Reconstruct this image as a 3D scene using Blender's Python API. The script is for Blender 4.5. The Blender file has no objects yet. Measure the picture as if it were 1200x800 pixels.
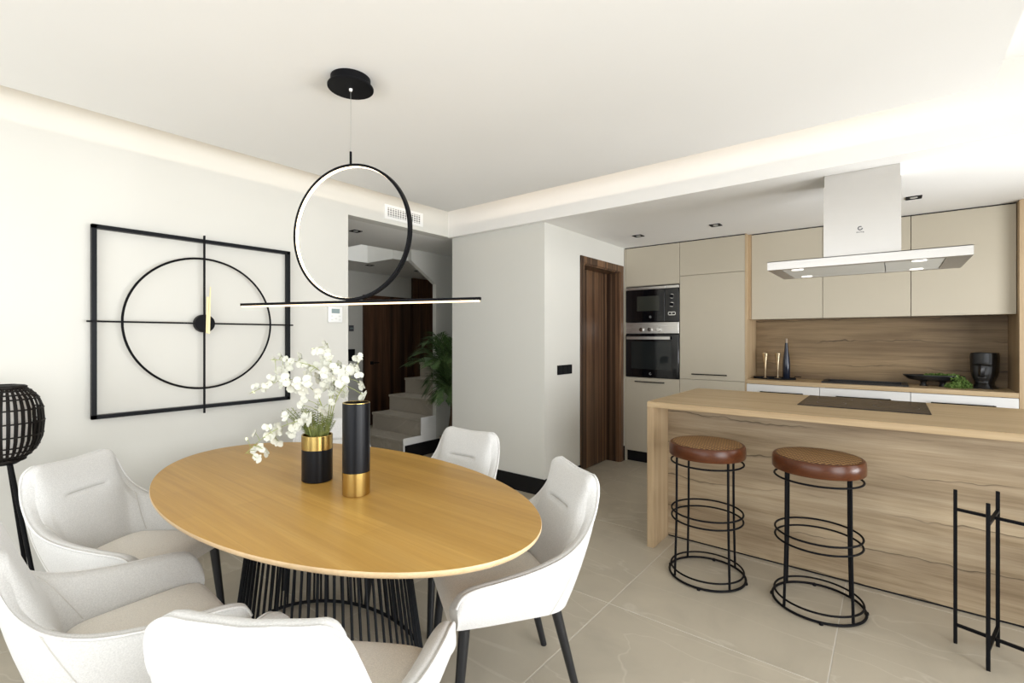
import bpy, bmesh, math, random
from mathutils import Vector, Matrix
random.seed(7)
PI = math.pi
scene = bpy.context.scene
C = scene.collection

# ------------------------------------------------------------------ camera, world, lights, exposure
cd = bpy.data.cameras.new('camera')
cam = bpy.data.objects.new('camera', cd)
C.objects.link(cam)
cam.location = (0, 0, 1.38)
cam.rotation_euler = (PI / 2, 0, math.radians(38.4))
cd.sensor_width = 36
cd.lens = 36 * 561 / 1200
cd.shift_y = -5 / 1200
cd.clip_start = 0.02
scene.camera = cam

world = bpy.data.worlds.new('world')
scene.world = world
world.use_nodes = True
bg = world.node_tree.nodes['Background']
bg.inputs['Color'].default_value = (0.80, 0.90, 1.0, 1)
bg.inputs['Strength'].default_value = 1.0

vs = scene.view_settings
vs.view_transform = 'Standard'
vs.look = 'None'
vs.gamma = 1
vs.use_curve_mapping = False
vs.exposure = 0.05


def area(name, loc, direction, sx, sy, power, col=(1, 1, 1), spread=180):
    l = bpy.data.lights.new(name, 'AREA')
    l.shape = 'RECTANGLE'
    l.size = sx
    l.size_y = sy
    l.energy = power
    l.color = col
    l.spread = math.radians(spread)
    o = bpy.data.objects.new(name, l)
    C.objects.link(o)
    o.location = loc
    o.rotation_euler = Vector(direction).to_track_quat('-Z', 'Y').to_euler()
    return o


DAY = (0.98, 0.99, 1.0)
area('daylight_back_window', (-0.9, -2.35, 1.25), (0, 1, 0.0), 4.4, 2.2, 80, DAY)
area('daylight_right_window', (3.6, 0.4, 1.55), (-1, 0, 0.0), 4.6, 2.9, 290, DAY)
area('daylight_kitchen_window', (3.2, 3.6, 1.3), (-1, 0, 0), 2.4, 2.4, 60, DAY)
area('added_bounce_kitchen', (4.6, 3.7, 0.3), (-1, 0, 0.32), 3.4, 1.6, 270, DAY)  # added lamp imitating bounced daylight, brightens the kitchen ceiling; no terrace is modelled
area('added_bounce_living', (3.6, 0.6, 0.15), (-1, 0.1, 0.35), 4.0, 1.2, 40, DAY)  # same kind of added upward lamp, lifts the living room from outside
area('daylight_stair_skylight', (-4.95, 3.9, 3.9), (0, 0, -1), 0.8, 1.5, 15, (0.95, 0.98, 1.0))
WARM = (1.0, 0.82, 0.64)
area('cove_light_left', (-3.02, 0.55, 2.60), (-1, 0, 0.0), 4.9, 0.01, 3.8, WARM)
area('cove_light_far', (-1.4, 2.90, 2.60), (0, 1, 0.0), 3.4, 0.01, 2.7, WARM)
area('cove_light_right', (0.20, 0.5, 2.60), (1, 0, 0.0), 4.9, 0.01, 2.2, WARM)


# ------------------------------------------------------------------ helpers
def tag(o, label=None, cat=None, group=None, kind=None):
    if label: o['label'] = label
    if cat: o['category'] = cat
    if group: o['group'] = group
    if kind: o['kind'] = kind
    return o


def thing(name, label, cat, loc=(0, 0, 0), rz=0.0, group=None):
    o = bpy.data.objects.new(name, None)
    o.empty_display_size = 0.1
    C.objects.link(o)
    o.location = loc
    o.rotation_euler = (0, 0, rz)
    return tag(o, label, cat, group)


def copy_tree(o, parent=None):
    c = o.copy()
    C.objects.link(c)
    if parent is not None:
        c.parent = parent
    for ch in list(o.children):
        copy_tree(ch, c)
    return c


class MB:
    """collects shapes and links them as one mesh object"""

    def __init__(s):
        s.v = []
        s.f = []

    def add(s, vs, fs):
        n = len(s.v)
        s.v += [tuple(p) for p in vs]
        s.f += [tuple(i + n for i in f) for f in fs]
        return s

    def bm(s, bm):
        bm.verts.index_update()
        s.add([tuple(v.co) for v in bm.verts], [[v.index for v in f.verts] for f in bm.faces])
        bm.free()
        return s

    def box(s, x0, x1, y0, y1, z0, z1, bev=0.0, seg=1):
        b = bmesh.new()
        bmesh.ops.create_cube(b, size=1)
        for v in b.verts:
            v.co = Vector(((x0 + x1) / 2 + v.co.x * (x1 - x0), (y0 + y1) / 2 + v.co.y * (y1 - y0), (z0 + z1) / 2 + v.co.z * (z1 - z0)))
        if bev:
            bmesh.ops.bevel(b, geom=list(b.edges), offset=bev, segments=seg, affect='EDGES', profile=0.5)
        return s.bm(b)

    def tube(s, pts, r, n=8, closed=False, caps=True):
        P = [Vector(p) for p in pts]
        m = len(P)
        R = r if isinstance(r, (list, tuple)) else [r] * m
        T = []
        for i in range(m):
            if closed:
                t = P[(i + 1) % m] - P[i - 1]
            else:
                t = P[min(i + 1, m - 1)] - P[max(i - 1, 0)]
            T.append(t.normalized())
        ref = Vector((0, 0, 1)) if abs(T[0].z) < 0.9 else Vector((1, 0, 0))
        U = (ref - T[0] * ref.dot(T[0])).normalized()
        vs, fs = [], []
        for i in range(m):
            U = (U - T[i] * U.dot(T[i])).normalized()
            V = T[i].cross(U)
            for k in range(n):
                a = 2 * PI * k / n
                vs.append(P[i] + (U * math.cos(a) + V * math.sin(a)) * R[i])
        rows = m if closed else m - 1
        for i in range(rows):
            j = (i + 1) % m
            for k in range(n):
                k2 = (k + 1) % n
                fs.append((i * n + k, i * n + k2, j * n + k2, j * n + k))
        if caps and not closed:
            fs.append(tuple(range(n - 1, -1, -1)))
            fs.append(tuple((m - 1) * n + k for k in range(n)))
        return s.add(vs, fs)

    def bar(s, a, b, w, d, up=(0, 0, 1)):
        """square bar from a to b"""
        a, b = Vector(a), Vector(b)
        t = (b - a).normalized()
        up = Vector(up)
        if abs(t.dot(up)) > 0.95:
            up = Vector((1, 0, 0))
        u = (up - t * up.dot(t)).normalized()
        v = t.cross(u)
        vs = []
        for p in (a, b):
            for i, j in ((-1, -1), (1, -1), (1, 1), (-1, 1)):
                vs.append(p + u * (i * w / 2) + v * (j * d / 2))
        return s.add(vs, [(0, 1, 2, 3)[::-1], (4, 5, 6, 7), (0, 1, 5, 4), (1, 2, 6, 5), (2, 3, 7, 6), (3, 0, 4, 7)])

    def lathe(s, prof, n=40, c=(0, 0), sx=1.0, sy=1.0, capb=True, capt=True):
        vs, fs = [], []
        for r, z in prof:
            for k in range(n):
                a = 2 * PI * k / n
                vs.append((c[0] + r * sx * math.cos(a), c[1] + r * sy * math.sin(a), z))
        for i in range(len(prof) - 1):
            for k in range(n):
                k2 = (k + 1) % n
                fs.append((i * n + k, i * n + k2, (i + 1) * n + k2, (i + 1) * n + k))
        if capb: fs.append(tuple(range(n - 1, -1, -1)))
        if capt: fs.append(tuple((len(prof) - 1) * n + k for k in range(n)))
        return s.add(vs, fs)

    def prism(s, poly, axis, a0, a1):
        """polygon in the two other axes, extruded along axis"""
        n = len(poly)
        vs = []
        for a in (a0, a1):
            for p, q in poly:
                vs.append({0: (a, p, q), 1: (p, a, q), 2: (p, q, a)}[axis])
        fs = [tuple(range(n))[::-1], tuple(range(n, 2 * n))]
        for i in range(n):
            j = (i + 1) % n
            fs.append((i, j, n + j, n + i))
        return s.add(vs, fs)

    def build(s, name, mat, parent=None, world=True, smooth=35, kind=None):
        """world=True: the shapes were given in world coordinates, parent is an unrotated thing"""
        off = Vector((0, 0, 0))
        if parent is not None and world:
            p = parent
            while p is not None:
                off += p.location
                p = p.parent
        elif parent is None and s.v:
            lo = [min(v[i] for v in s.v) for i in range(3)]
            hi = [max(v[i] for v in s.v) for i in range(3)]
            off = Vector(((lo[0] + hi[0]) / 2, (lo[1] + hi[1]) / 2, lo[2]))
        me = bpy.data.meshes.new(name)
        me.from_pydata([tuple(Vector(v) - off) for v in s.v], [], s.f)
        b = bmesh.new()
        b.from_mesh(me)
        bmesh.ops.recalc_face_normals(b, faces=b.faces)
        b.to_mesh(me)
        b.free()
        if smooth:
            me.shade_smooth()
            me.set_sharp_from_angle(angle=math.radians(smooth))
        if mat: me.materials.append(mat)
        o = bpy.data.objects.new(name, me)
        C.objects.link(o)
        if parent is None:
            o.location = off
        else:
            o.parent = parent
        if kind: o['kind'] = kind
        return o


def struct(name, mb, mat, smooth=0):
    return tag(mb.build(name, mat, None, smooth=smooth), kind='structure')


def ring_pts(r, z, n=64, c=(0, 0), sx=1, sy=1):
    return [(c[0] + r * sx * math.cos(2 * PI * k / n), c[1] + r * sy * math.sin(2 * PI * k / n), z) for k in range(n)]


def catmull(P, per):
    P = [Vector(p) for p in P]
    out = []
    for i in range(len(P) - 1):
        p0 = P[max(i - 1, 0)]
        p1, p2 = P[i], P[i + 1]
        p3 = P[min(i + 2, len(P) - 1)]
        for k in range(per):
            t = k / per
            out.append(0.5 * ((2 * p1) + (p2 - p0) * t + (2 * p0 - 5 * p1 + 4 * p2 - p3) * t * t + (3 * p1 - p0 - 3 * p2 + p3) * t ** 3))
    out.append(P[-1])
    return out


# ------------------------------------------------------------------ materials
def newmat(name, col=(0.8, 0.8, 0.8), rough=0.5, metal=0.0, spec=0.5):
    m = bpy.data.materials.new(name)
    m.use_nodes = True
    b = m.node_tree.nodes['Principled BSDF']
    b.inputs['Base Color'].default_value = (*col, 1)
    b.inputs['Roughness'].default_value = rough
    b.inputs['Metallic'].default_value = metal
    b.inputs['Specular IOR Level'].default_value = spec
    return m


def N(m, t, **kw):
    n = m.node_tree.nodes.new(t)
    for k, v in kw.items():
        if k.startswith('i_'):
            n.inputs[k[2:].replace('_', ' ')].default_value = v
        else:
            setattr(n, k, v)
    return n


def L(m, a, b):
    m.node_tree.links.new(a, b)


def ramp(m, stops):
    r = N(m, 'ShaderNodeValToRGB')
    e = r.color_ramp.elements
    while len(e) < len(stops):
        e.new(0.5)
    for i, (p, c) in enumerate(stops):
        e[i].position = p
        e[i].color = (*c, 1) if len(c) == 3 else c
    return r


def bump(m, height, strength, dist=0.002):
    b = N(m, 'ShaderNodeBump')
    b.inputs['Strength'].default_value = strength
    b.inputs['Distance'].default_value = dist
    L(m, height, b.inputs['Height'])
    L(m, b.outputs['Normal'], m.node_tree.nodes['Principled BSDF'].inputs['Normal'])


def mixc(m, fac, a, b, mode='MIX'):
    x = N(m, 'ShaderNodeMix', data_type='RGBA', blend_type=mode)
    for sock, val in ((x.inputs[0], fac), (x.inputs[6], a), (x.inputs[7], b)):
        if hasattr(val, 'is_linked'):
            L(m, val, sock)
        else:
            sock.default_value = val if not isinstance(val, tuple) or len(val) == 4 else (*val, 1)
    return x.outputs[2]


def paint(name, col, rough=0.85, bstr=0.08):
    m = newmat(name, col, rough, spec=0.25)
    tc = N(m, 'ShaderNodeTexCoord')
    n = N(m, 'ShaderNodeTexNoise', i_Scale=220.0, i_Detail=4.0)
    L(m, tc.outputs['Object'], n.inputs['Vector'])
    n2 = N(m, 'ShaderNodeTexNoise', i_Scale=1.3, i_Detail=2.0)
    L(m, tc.outputs['Object'], n2.inputs['Vector'])
    r = ramp(m, [(0.3, tuple(c * 0.985 for c in col)), (0.7, tuple(min(1, c * 1.01) for c in col))])
    L(m, n2.outputs['Fac'], r.inputs['Fac'])
    L(m, r.outputs['Color'], m.node_tree.nodes['Principled BSDF'].inputs['Base Color'])
    bump(m, n.outputs['Fac'], bstr, 0.001)
    return m


def wood(name, dark, mid, light, axis=0, scale=1.0, rough=0.45, streak=0.5, crack=0.0, seed=0.0, spec=0.35, stripes=None, staves=None):
    """grain runs along the given axis of the object"""
    m = newmat(name, mid, rough, spec=spec)
    tc = N(m, 'ShaderNodeTexCoord')
    mp = N(m, 'ShaderNodeMapping')
    s = [17.0 * scale] * 3
    s[axis] = 0.8 * scale
    mp.inputs['Scale'].default_value = s
    mp.inputs['Location'].default_value = (seed, seed * 1.7, seed * 0.6)
    L(m, tc.outputs['Object'], mp.inputs['Vector'])
    n1 = N(m, 'ShaderNodeTexNoise', i_Scale=1.0, i_Detail=8.0, i_Roughness=0.68, i_Distortion=0.5)
    L(m, mp.outputs['Vector'], n1.inputs['Vector'])
    r1 = ramp(m, [(0.28, dark), (0.5, mid), (0.72, light)])
    L(m, n1.outputs['Fac'], r1.inputs['Fac'])
    # fine pores
    mp2 = N(m, 'ShaderNodeMapping')
    s2 = [150.0 * scale] * 3
    s2[axis] = 5.0 * scale
    mp2.inputs['Scale'].default_value = s2
    L(m, tc.outputs['Object'], mp2.inputs['Vector'])
    n2 = N(m, 'ShaderNodeTexNoise', i_Scale=1.0, i_Detail=3.0)
    L(m, mp2.outputs['Vector'], n2.inputs['Vector'])
    r2 = ramp(m, [(0.30, (0.72, 0.70, 0.68)), (0.62, (1.0, 1.0, 1.0))])
    L(m, n2.outputs['Fac'], r2.inputs['Fac'])
    col = mixc(m, streak, r1.outputs['Color'], r2.outputs['Color'], 'MULTIPLY')
    if stripes:
        w = N(m, 'ShaderNodeTexNoise', i_Scale=1.0, i_Detail=2.0)
        mp4 = N(m, 'ShaderNodeMapping')
        s4 = [stripes] * 3
        s4[axis] = 0.15
        mp4.inputs['Scale'].default_value = s4
        L(m, tc.outputs['Object'], mp4.inputs['Vector'])
        L(m, mp4.outputs['Vector'], w.inputs['Vector'])
        r4 = ramp(m, [(0.38, (0.30, 0.26, 0.23)), (0.5, (0.9, 0.9, 0.9)), (0.60, (1.6, 1.5, 1.35))])
        L(m, w.outputs['Fac'], r4.inputs['Fac'])
        col = mixc(m, 0.9, col, r4.outputs['Color'], 'MULTIPLY')
    if crack:
        mp3 = N(m, 'ShaderNodeMapping')
        s3 = [3.6] * 3
        s3[axis] = 0.15
        mp3.inputs['Scale'].default_value = s3
        mp3.inputs['Location'].default_value = (seed + 0.3, 0.0, 0.37 + seed)
        L(m, tc.outputs['Object'], mp3.inputs['Vector'])
        n3 = N(m, 'ShaderNodeTexNoise', i_Scale=1.0, i_Detail=4.0, i_Roughness=0.6)
        mp3.inputs['Scale'].default_value = (1.5, 0.4, 2.2)
        L(m, mp3.outputs['Vector'], n3.inputs['Vector'])
        sx_ = N(m, 'ShaderNodeSeparateXYZ')
        L(m, tc.outputs['Object'], sx_.inputs[0])
        mz = N(m, 'ShaderNodeMath', operation='MULTIPLY_ADD')
        L(m, sx_.outputs['Z'], mz.inputs[0])
        mz.inputs[1].default_value = 4.7
        mz.inputs[2].default_value = seed
        ad_ = N(m, 'ShaderNodeMath', operation='MULTIPLY_ADD')
        L(m, n3.outputs['Fac'], ad_.inputs[0])
        ad_.inputs[1].default_value = 0.9
        L(m, mz.outputs[0], ad_.inputs[2])
        fr_ = N(m, 'ShaderNodeMath', operation='FRACT')
        L(m, ad_.outputs[0], fr_.inputs[0])
        r3 = ramp(m, [(0.44, (0, 0, 0)), (0.482, (0.35, 0.35, 0.35)), (0.493, (1, 1, 1)), (0.505, (1, 1, 1)), (0.515, (0, 0, 0))])
        L(m, fr_.outputs[0], r3.inputs['Fac'])
        n5 = N(m, 'ShaderNodeTexNoise', i_Scale=1.7, i_Detail=2.0)
        L(m, tc.outputs['Object'], n5.inputs['Vector'])
        r5 = ramp(m, [(0.40, (0.12, 0.12, 0.12)), (0.54, (1, 1, 1))])
        L(m, n5.outputs['Fac'], r5.inputs['Fac'])
        f = mixc(m, 1.0, r3.outputs['Color'], r5.outputs['Color'], 'MULTIPLY')
        g = N(m, 'ShaderNodeMath', operation='MULTIPLY')
        L(m, f, g.inputs[0])
        g.inputs[1].default_value = crack
        col = mixc(m, g.outputs[0], col, tuple(c * 0.35 for c in dark))
        # broad smoky patches of the decor
        n6 = N(m, 'ShaderNodeTexNoise', i_Scale=1.0, i_Detail=2.0)
        mp6 = N(m, 'ShaderNodeMapping')
        s6 = [5.0] * 3
        s6[axis] = 0.9
        mp6.inputs['Scale'].default_value = s6
        mp6.inputs['Location'].default_value = (2.0 + seed, 1.0, 0.5)
        L(m, tc.outputs['Object'], mp6.inputs['Vector'])
        L(m, mp6.outputs['Vector'], n6.inputs['Vector'])
        r6 = ramp(m, [(0.34, (0.62, 0.58, 0.54)), (0.50, (0.95, 0.95, 0.95)), (0.70, (1.12, 1.11, 1.09))])
        L(m, n6.outputs['Fac'], r6.inputs['Fac'])
        col = mixc(m, 0.8, col, r6.outputs['Color'], 'MULTIPLY')
    if staves:
        bk = N(m, 'ShaderNodeTexBrick', offset=0.37)
        bk.inputs['Color1'].default_value = (0.90, 0.89, 0.87, 1)
        bk.inputs['Color2'].default_value = (1.07, 1.07, 1.08, 1)
        bk.inputs['Mortar'].default_value = (0.94, 0.93, 0.91, 1)
        bk.inputs['Scale'].default_value = 1.0
        bk.inputs['Mortar Size'].default_value = 0.0012
        bk.inputs['Mortar Smooth'].default_value = 0.3
        bk.inputs['Brick Width'].default_value = staves[0]
        bk.inputs['Row Height'].default_value = staves[1]
        L(m, tc.outputs['Object'], bk.inputs['Vector'])
        col = mixc(m, 1.0, col, bk.outputs['Color'], 'MULTIPLY')
    L(m, col, m.node_tree.nodes['Principled BSDF'].inputs['Base Color'])
    bump(m, n2.outputs['Fac'], 0.12, 0.0008)
    return m


def stone(name, base, vein, rough=0.38, seed=0.0):
    m = newmat(name, base, rough, spec=0.35)
    tc = N(m, 'ShaderNodeTexCoord')
    oi = N(m, 'ShaderNodeObjectInfo')
    va = N(m, 'ShaderNodeVectorMath', operation='SCALE')
    va.inputs[0].default_value = (7.0, 13.0, 3.0)
    L(m, oi.outputs['Random'], va.inputs['Scale'])
    ad = N(m, 'ShaderNodeVectorMath', operation='ADD')
    L(m, tc.outputs['Object'], ad.inputs[0])
    L(m, va.outputs[0], ad.inputs[1])
    n1 = N(m, 'ShaderNodeTexNoise', i_Scale=2.2, i_Detail=6.0, i_Roughness=0.6, i_Distortion=0.8)
    L(m, ad.outputs[0], n1.inputs['Vector'])
    r1 = ramp(m, [(0.3, tuple(c * 0.88 for c in base)), (0.5, base), (0.75, tuple(c * 1.08 for c in base))])
    L(m, n1.outputs['Fac'], r1.inputs['Fac'])
    mp = N(m, 'ShaderNodeMapping')
    mp.inputs['Rotation'].default_value = (0, 0, 0.6)
    mp.inputs['Scale'].default_value = (0.5, 1.5, 1.0)
    L(m, ad.outputs[0], mp.inputs['Vector'])
    n2 = N(m, 'ShaderNodeTexNoise', i_Scale=1.4, i_Detail=3.0, i_Distortion=1.4)
    L(m, mp.outputs['Vector'], n2.inputs['Vector'])
    r2 = ramp(m, [(0.488, (0, 0, 0)), (0.5, (0.45, 0.45, 0.45)), (0.512, (0, 0, 0))])
    L(m, n2.outputs['Fac'], r2.inputs['Fac'])
    col = mixc(m, r2.outputs['Color'], r1.outputs['Color'], vein)
    L(m, col, m.node_tree.nodes['Principled BSDF'].inputs['Base Color'])
    n3 = N(m, 'ShaderNodeTexNoise', i_Scale=60.0, i_Detail=5.0)
    L(m, ad.outputs[0], n3.inputs['Vector'])
    bump(m, n3.outputs['Fac'], 0.12, 0.001)
    return m


def fabric(name, col):
    m = newmat(name, col, 0.95, spec=0.15)
    tc = N(m, 'ShaderNodeTexCoord')
    n = N(m, 'ShaderNodeTexNoise', i_Scale=260.0, i_Detail=3.0)
    L(m, tc.outputs['Object'], n.inputs['Vector'])
    r = ramp(m, [(0.3, tuple(c * 0.88 for c in col)), (0.7, tuple(min(1, c * 1.06) for c in col))])
    L(m, n.outputs['Fac'], r.inputs['Fac'])
    L(m, r.outputs['Color'], m.node_tree.nodes['Principled BSDF'].inputs['Base Color'])
    v = N(m, 'ShaderNodeTexVoronoi', i_Scale=330.0)
    L(m, tc.outputs['Object'], v.inputs['Vector'])
    bump(m, v.outputs['Distance'], 0.35, 0.0015)
    b = m.node_tree.nodes['Principled BSDF']
    b.inputs['Sheen Weight'].default_value = 0.25
    return m


def brushed(name, col, rough=0.3, axis=2, aniso=0.0):
    m = newmat(name, col, rough, metal=1.0)
    tc = N(m, 'ShaderNodeTexCoord')
    mp = N(m, 'ShaderNodeMapping')
    s = [300.0] * 3
    s[axis] = 4.0
    mp.inputs['Scale'].default_value = s
    L(m, tc.outputs['Object'], mp.inputs['Vector'])
    n = N(m, 'ShaderNodeTexNoise', i_Scale=1.0, i_Detail=2.0)
    L(m, mp.outputs['Vector'], n.inputs['Vector'])
    r = ramp(m, [(0.3, (rough * 0.8,) * 3), (0.7, (rough * 1.2,) * 3)])
    L(m, n.outputs['Fac'], r.inputs['Fac'])
    L(m, r.outputs['Color'], m.node_tree.nodes['Principled BSDF'].inputs['Roughness'])
    bump(m, n.outputs['Fac'], 0.05, 0.0005)
    return m


def emit(name, col, strength):
    m = newmat(name, col, 0.5)
    b = m.node_tree.nodes['Principled BSDF']
    b.inputs['Emission Color'].default_value = (*col, 1)
    b.inputs['Emission Strength'].default_value = strength
    return m


def leafmat(name, a, b_, rough=0.5):
    m = newmat(name, a, rough)
    tc = N(m, 'ShaderNodeTexCoord')
    n = N(m, 'ShaderNodeTexNoise', i_Scale=25.0, i_Detail=3.0)
    L(m, tc.outputs['Object'], n.inputs['Vector'])
    r = ramp(m, [(0.3, a), (0.7, b_)])
    L(m, n.outputs['Fac'], r.inputs['Fac'])
    L(m, r.outputs['Color'], m.node_tree.nodes['Principled BSDF'].inputs['Base Color'])
    return m


M_wall = paint('wall_paint', (0.67, 0.66, 0.61))
M_ceil = paint('ceiling_paint', (0.85, 0.84, 0.81))
M_white = newmat('white_plastic', (0.85, 0.85, 0.83), 0.4)
M_tile = stone('floor_stone', (0.475, 0.423, 0.335), (0.62, 0.57, 0.48))
M_grout = paint('grout', (0.66, 0.63, 0.57), 0.9)
M_stair = stone('stair_stone', (0.42, 0.375, 0.31), (0.55, 0.5, 0.43))
M_black = newmat('black_metal', (0.007, 0.007, 0.008), 0.45, spec=0.06)
M_blackgl = newmat('black_satin_metal', (0.012, 0.013, 0.015), 0.35, spec=0.06)
M_base = newmat('black_skirting', (0.005, 0.005, 0.006), 0.5, spec=0.25)
M_table = wood('honey_oak', (0.41, 0.225, 0.050), (0.48, 0.275, 0.066), (0.55, 0.335, 0.095), 0, 0.6, 0.36, 0.3, spec=0.25, staves=(0.95, 0.125))
M_tedge = wood('pale_oak_edge', (0.55, 0.38, 0.20), (0.66, 0.48, 0.28), (0.72, 0.55, 0.34), 0, 1.0, 0.45, 0.3)
M_oaktop = wood('worktop_oak', (0.38, 0.26, 0.135), (0.48, 0.35, 0.20), (0.56, 0.425, 0.265), 0, 0.9, 0.45, 0.4)
M_oakv = wood('upright_oak', (0.36, 0.25, 0.14), (0.46, 0.335, 0.20), (0.54, 0.415, 0.265), 2, 0.9, 0.45, 0.4)
M_oakfront = wood('island_oak', (0.27, 0.195, 0.113), (0.405, 0.31, 0.20), (0.51, 0.41, 0.28), 0, 1.15, 0.5, 0.5, 0.85, 0.0)
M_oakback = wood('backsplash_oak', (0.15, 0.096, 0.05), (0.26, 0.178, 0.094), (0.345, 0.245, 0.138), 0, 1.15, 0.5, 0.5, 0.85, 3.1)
M_walnut = wood('striped_walnut', (0.06, 0.030, 0.017), (0.115, 0.064, 0.036), (0.175, 0.105, 0.06), 2, 1.2, 0.4, 0.4, 0, 0.7, 0.35, 26.0)
M_walnutd = wood('dark_walnut', (0.035, 0.016, 0.009), (0.075, 0.036, 0.020), (0.125, 0.065, 0.038), 2, 1.2, 0.42, 0.4, 0, 2.7, 0.35, 9.0)
M_cab = paint('cabinet_taupe', (0.50, 0.45, 0.355), 0.55, 0.02)
M_drawer = paint('drawer_white', (0.74, 0.73, 0.71), 0.35, 0.02)
M_steel = brushed('brushed_steel', (0.62, 0.60, 0.57), 0.32, 0)
M_steelh = brushed('hood_steel', (0.58, 0.56, 0.53), 0.36, 0)
M_brass = newmat('brushed_brass', (0.50, 0.35, 0.115), 0.26, 1.0)
M_blackglass = newmat('black_glass', (0.004, 0.004, 0.005), 0.06, spec=0.5)
M_hob = newmat('hob_glass', (0.018, 0.017, 0.016), 0.22, spec=0.5)
M_sink = newmat('black_composite', (0.012, 0.012, 0.013), 0.5)
M_fab = fabric('cream_boucle', (0.64, 0.633, 0.612))
M_seat = fabric('cream_seat_fabric', (0.84, 0.80, 0.73))
M_pipe = fabric('piping_fabric', (0.72, 0.71, 0.69))
M_seam = newmat('seam_shade', (0.52, 0.50, 0.46), 0.95)
M_leg = newmat('charcoal_leg', (0.010, 0.011, 0.013), 0.30, spec=0.5)
M_vase = newmat('matt_black_ceramic', (0.004, 0.0045, 0.006), 0.32, spec=0.2)
M_petal = newmat('orchid_petal', (0.64, 0.64, 0.555), 0.7, spec=0.15)
M_petal.node_tree.nodes['Principled BSDF'].inputs['Subsurface Weight'].default_value = 0.0
M_petalb = newmat('orchid_bud', (0.80, 0.82, 0.60), 0.6)
M_stem = newmat('orchid_stem_green', (0.30, 0.34, 0.10), 0.5)
M_fern = leafmat('fern_green', (0.06, 0.10, 0.012), (0.22, 0.235, 0.04))
M_palm = leafmat('palm_green', (0.035, 0.085, 0.02), (0.10, 0.17, 0.05))
M_moss = leafmat('moss_green', (0.055, 0.12, 0.018), (0.17, 0.26, 0.055), 0.8)
M_terra = paint('clay_pot', (0.36, 0.27, 0.19), 0.8)
M_bark = paint('palm_stem_brown', (0.10, 0.06, 0.035), 0.9, 0.4)
M_hand = newmat('pale_gold', (0.62, 0.53, 0.30), 0.4, 0.5)
M_led = emit('warm_led', (1.0, 0.80, 0.52), 5.0)
M_leddim = emit('warm_led_bar', (1.0, 0.74, 0.45), 1.6)
M_hoodled = emit('hood_spot_glass', (1.0, 0.97, 0.9), 1.2)
M_diff = newmat('lamp_diffuser', (0.88, 0.84, 0.78), 0.8)
M_rattan = wood('black_rattan', (0.004, 0.0035, 0.003), (0.009, 0.007, 0.006), (0.018, 0.015, 0.012), 2, 3.0, 0.5, 0.4, spec=0.12)
M_cable = newmat('steel_cable', (0.5, 0.5, 0.48), 0.35, 0.9)
M_lcd = newmat('display_grey', (0.26, 0.33, 0.33), 0.3)
M_dark = newmat('recess_shadow', (0.02, 0.02, 0.02), 0.9)  # near-black tone painted in for shade in the vent and cabinet gaps
M_stoolwood = wood('mahogany_rim', (0.05, 0.013, 0.0045), (0.085, 0.024, 0.007), (0.125, 0.039, 0.012), 0, 1.5, 0.28, 0.4)
M_flute = brushed('champagne_metal', (0.75, 0.62, 0.42), 0.3, 2)
M_bottle = newmat('bottle_dark_blue', (0.012, 0.016, 0.03), 0.15)
M_emblem = newmat('emblem_grey', (0.10, 0.10, 0.11), 0.4)
M_mask = newmat('mask_black', (0.010, 0.010, 0.011), 0.28, spec=0.5)
M_filter = newmat('hood_filter', (0.72, 0.73, 0.69), 0.45, 0.4)

# woven cane for the stool tops
M_cane = newmat('woven_cane', (0.40, 0.23, 0.10), 0.5)
_tc = N(M_cane, 'ShaderNodeTexCoord')
_mp = N(M_cane, 'ShaderNodeMapping')
_mp.inputs['Rotation'].default_value = (0, 0, 0.6)
L(M_cane, _tc.outputs['Object'], _mp.inputs['Vector'])
_w1 = N(M_cane, 'ShaderNodeTexWave', i_Scale=16.0, i_Distortion=0.3)
_w2 = N(M_cane, 'ShaderNodeTexWave', bands_direction='Y', i_Scale=16.0, i_Distortion=0.3)
L(M_cane, _mp.outputs['Vector'], _w1.inputs['Vector'])
L(M_cane, _mp.outputs['Vector'], _w2.inputs['Vector'])
_mm = N(M_cane, 'ShaderNodeMath', operation='MULTIPLY')
L(M_cane, _w1.outputs['Fac'], _mm.inputs[0])
L(M_cane, _w2.outputs['Fac'], _mm.inputs[1])
_r = ramp(M_cane, [(0.03, (0.06, 0.025, 0.008)), (0.22, (0.26, 0.13, 0.045)), (0.7, (0.46, 0.27, 0.105))])
L(M_cane, _mm.outputs[0], _r.inputs['Fac'])
L(M_cane, _r.outputs['Color'], M_cane.node_tree.nodes['Principled BSDF'].inputs['Base Color'])
bump(M_cane, _mm.outputs[0], 0.8, 0.003)

# ------------------------------------------------------------------ the setting
XL, XR, YB, YF = -3.49, 1.70, -2.20, 3.37   # left wall, right wall, rear wall, kitchen beam face
PX, PY = -2.358, 3.428                       # pillar block: side face, front face
KZ, HZ, CZ, SZ = 2.378, 2.385, 2.53, 2.749   # kitchen ceiling, hall ceiling, floating ceiling, slab
KY = 4.998                                   # front plane of the tall kitchen units
KB = 5.72                                    # kitchen rear wall
NB = 5.41                                    # front face of the backsplash

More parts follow.
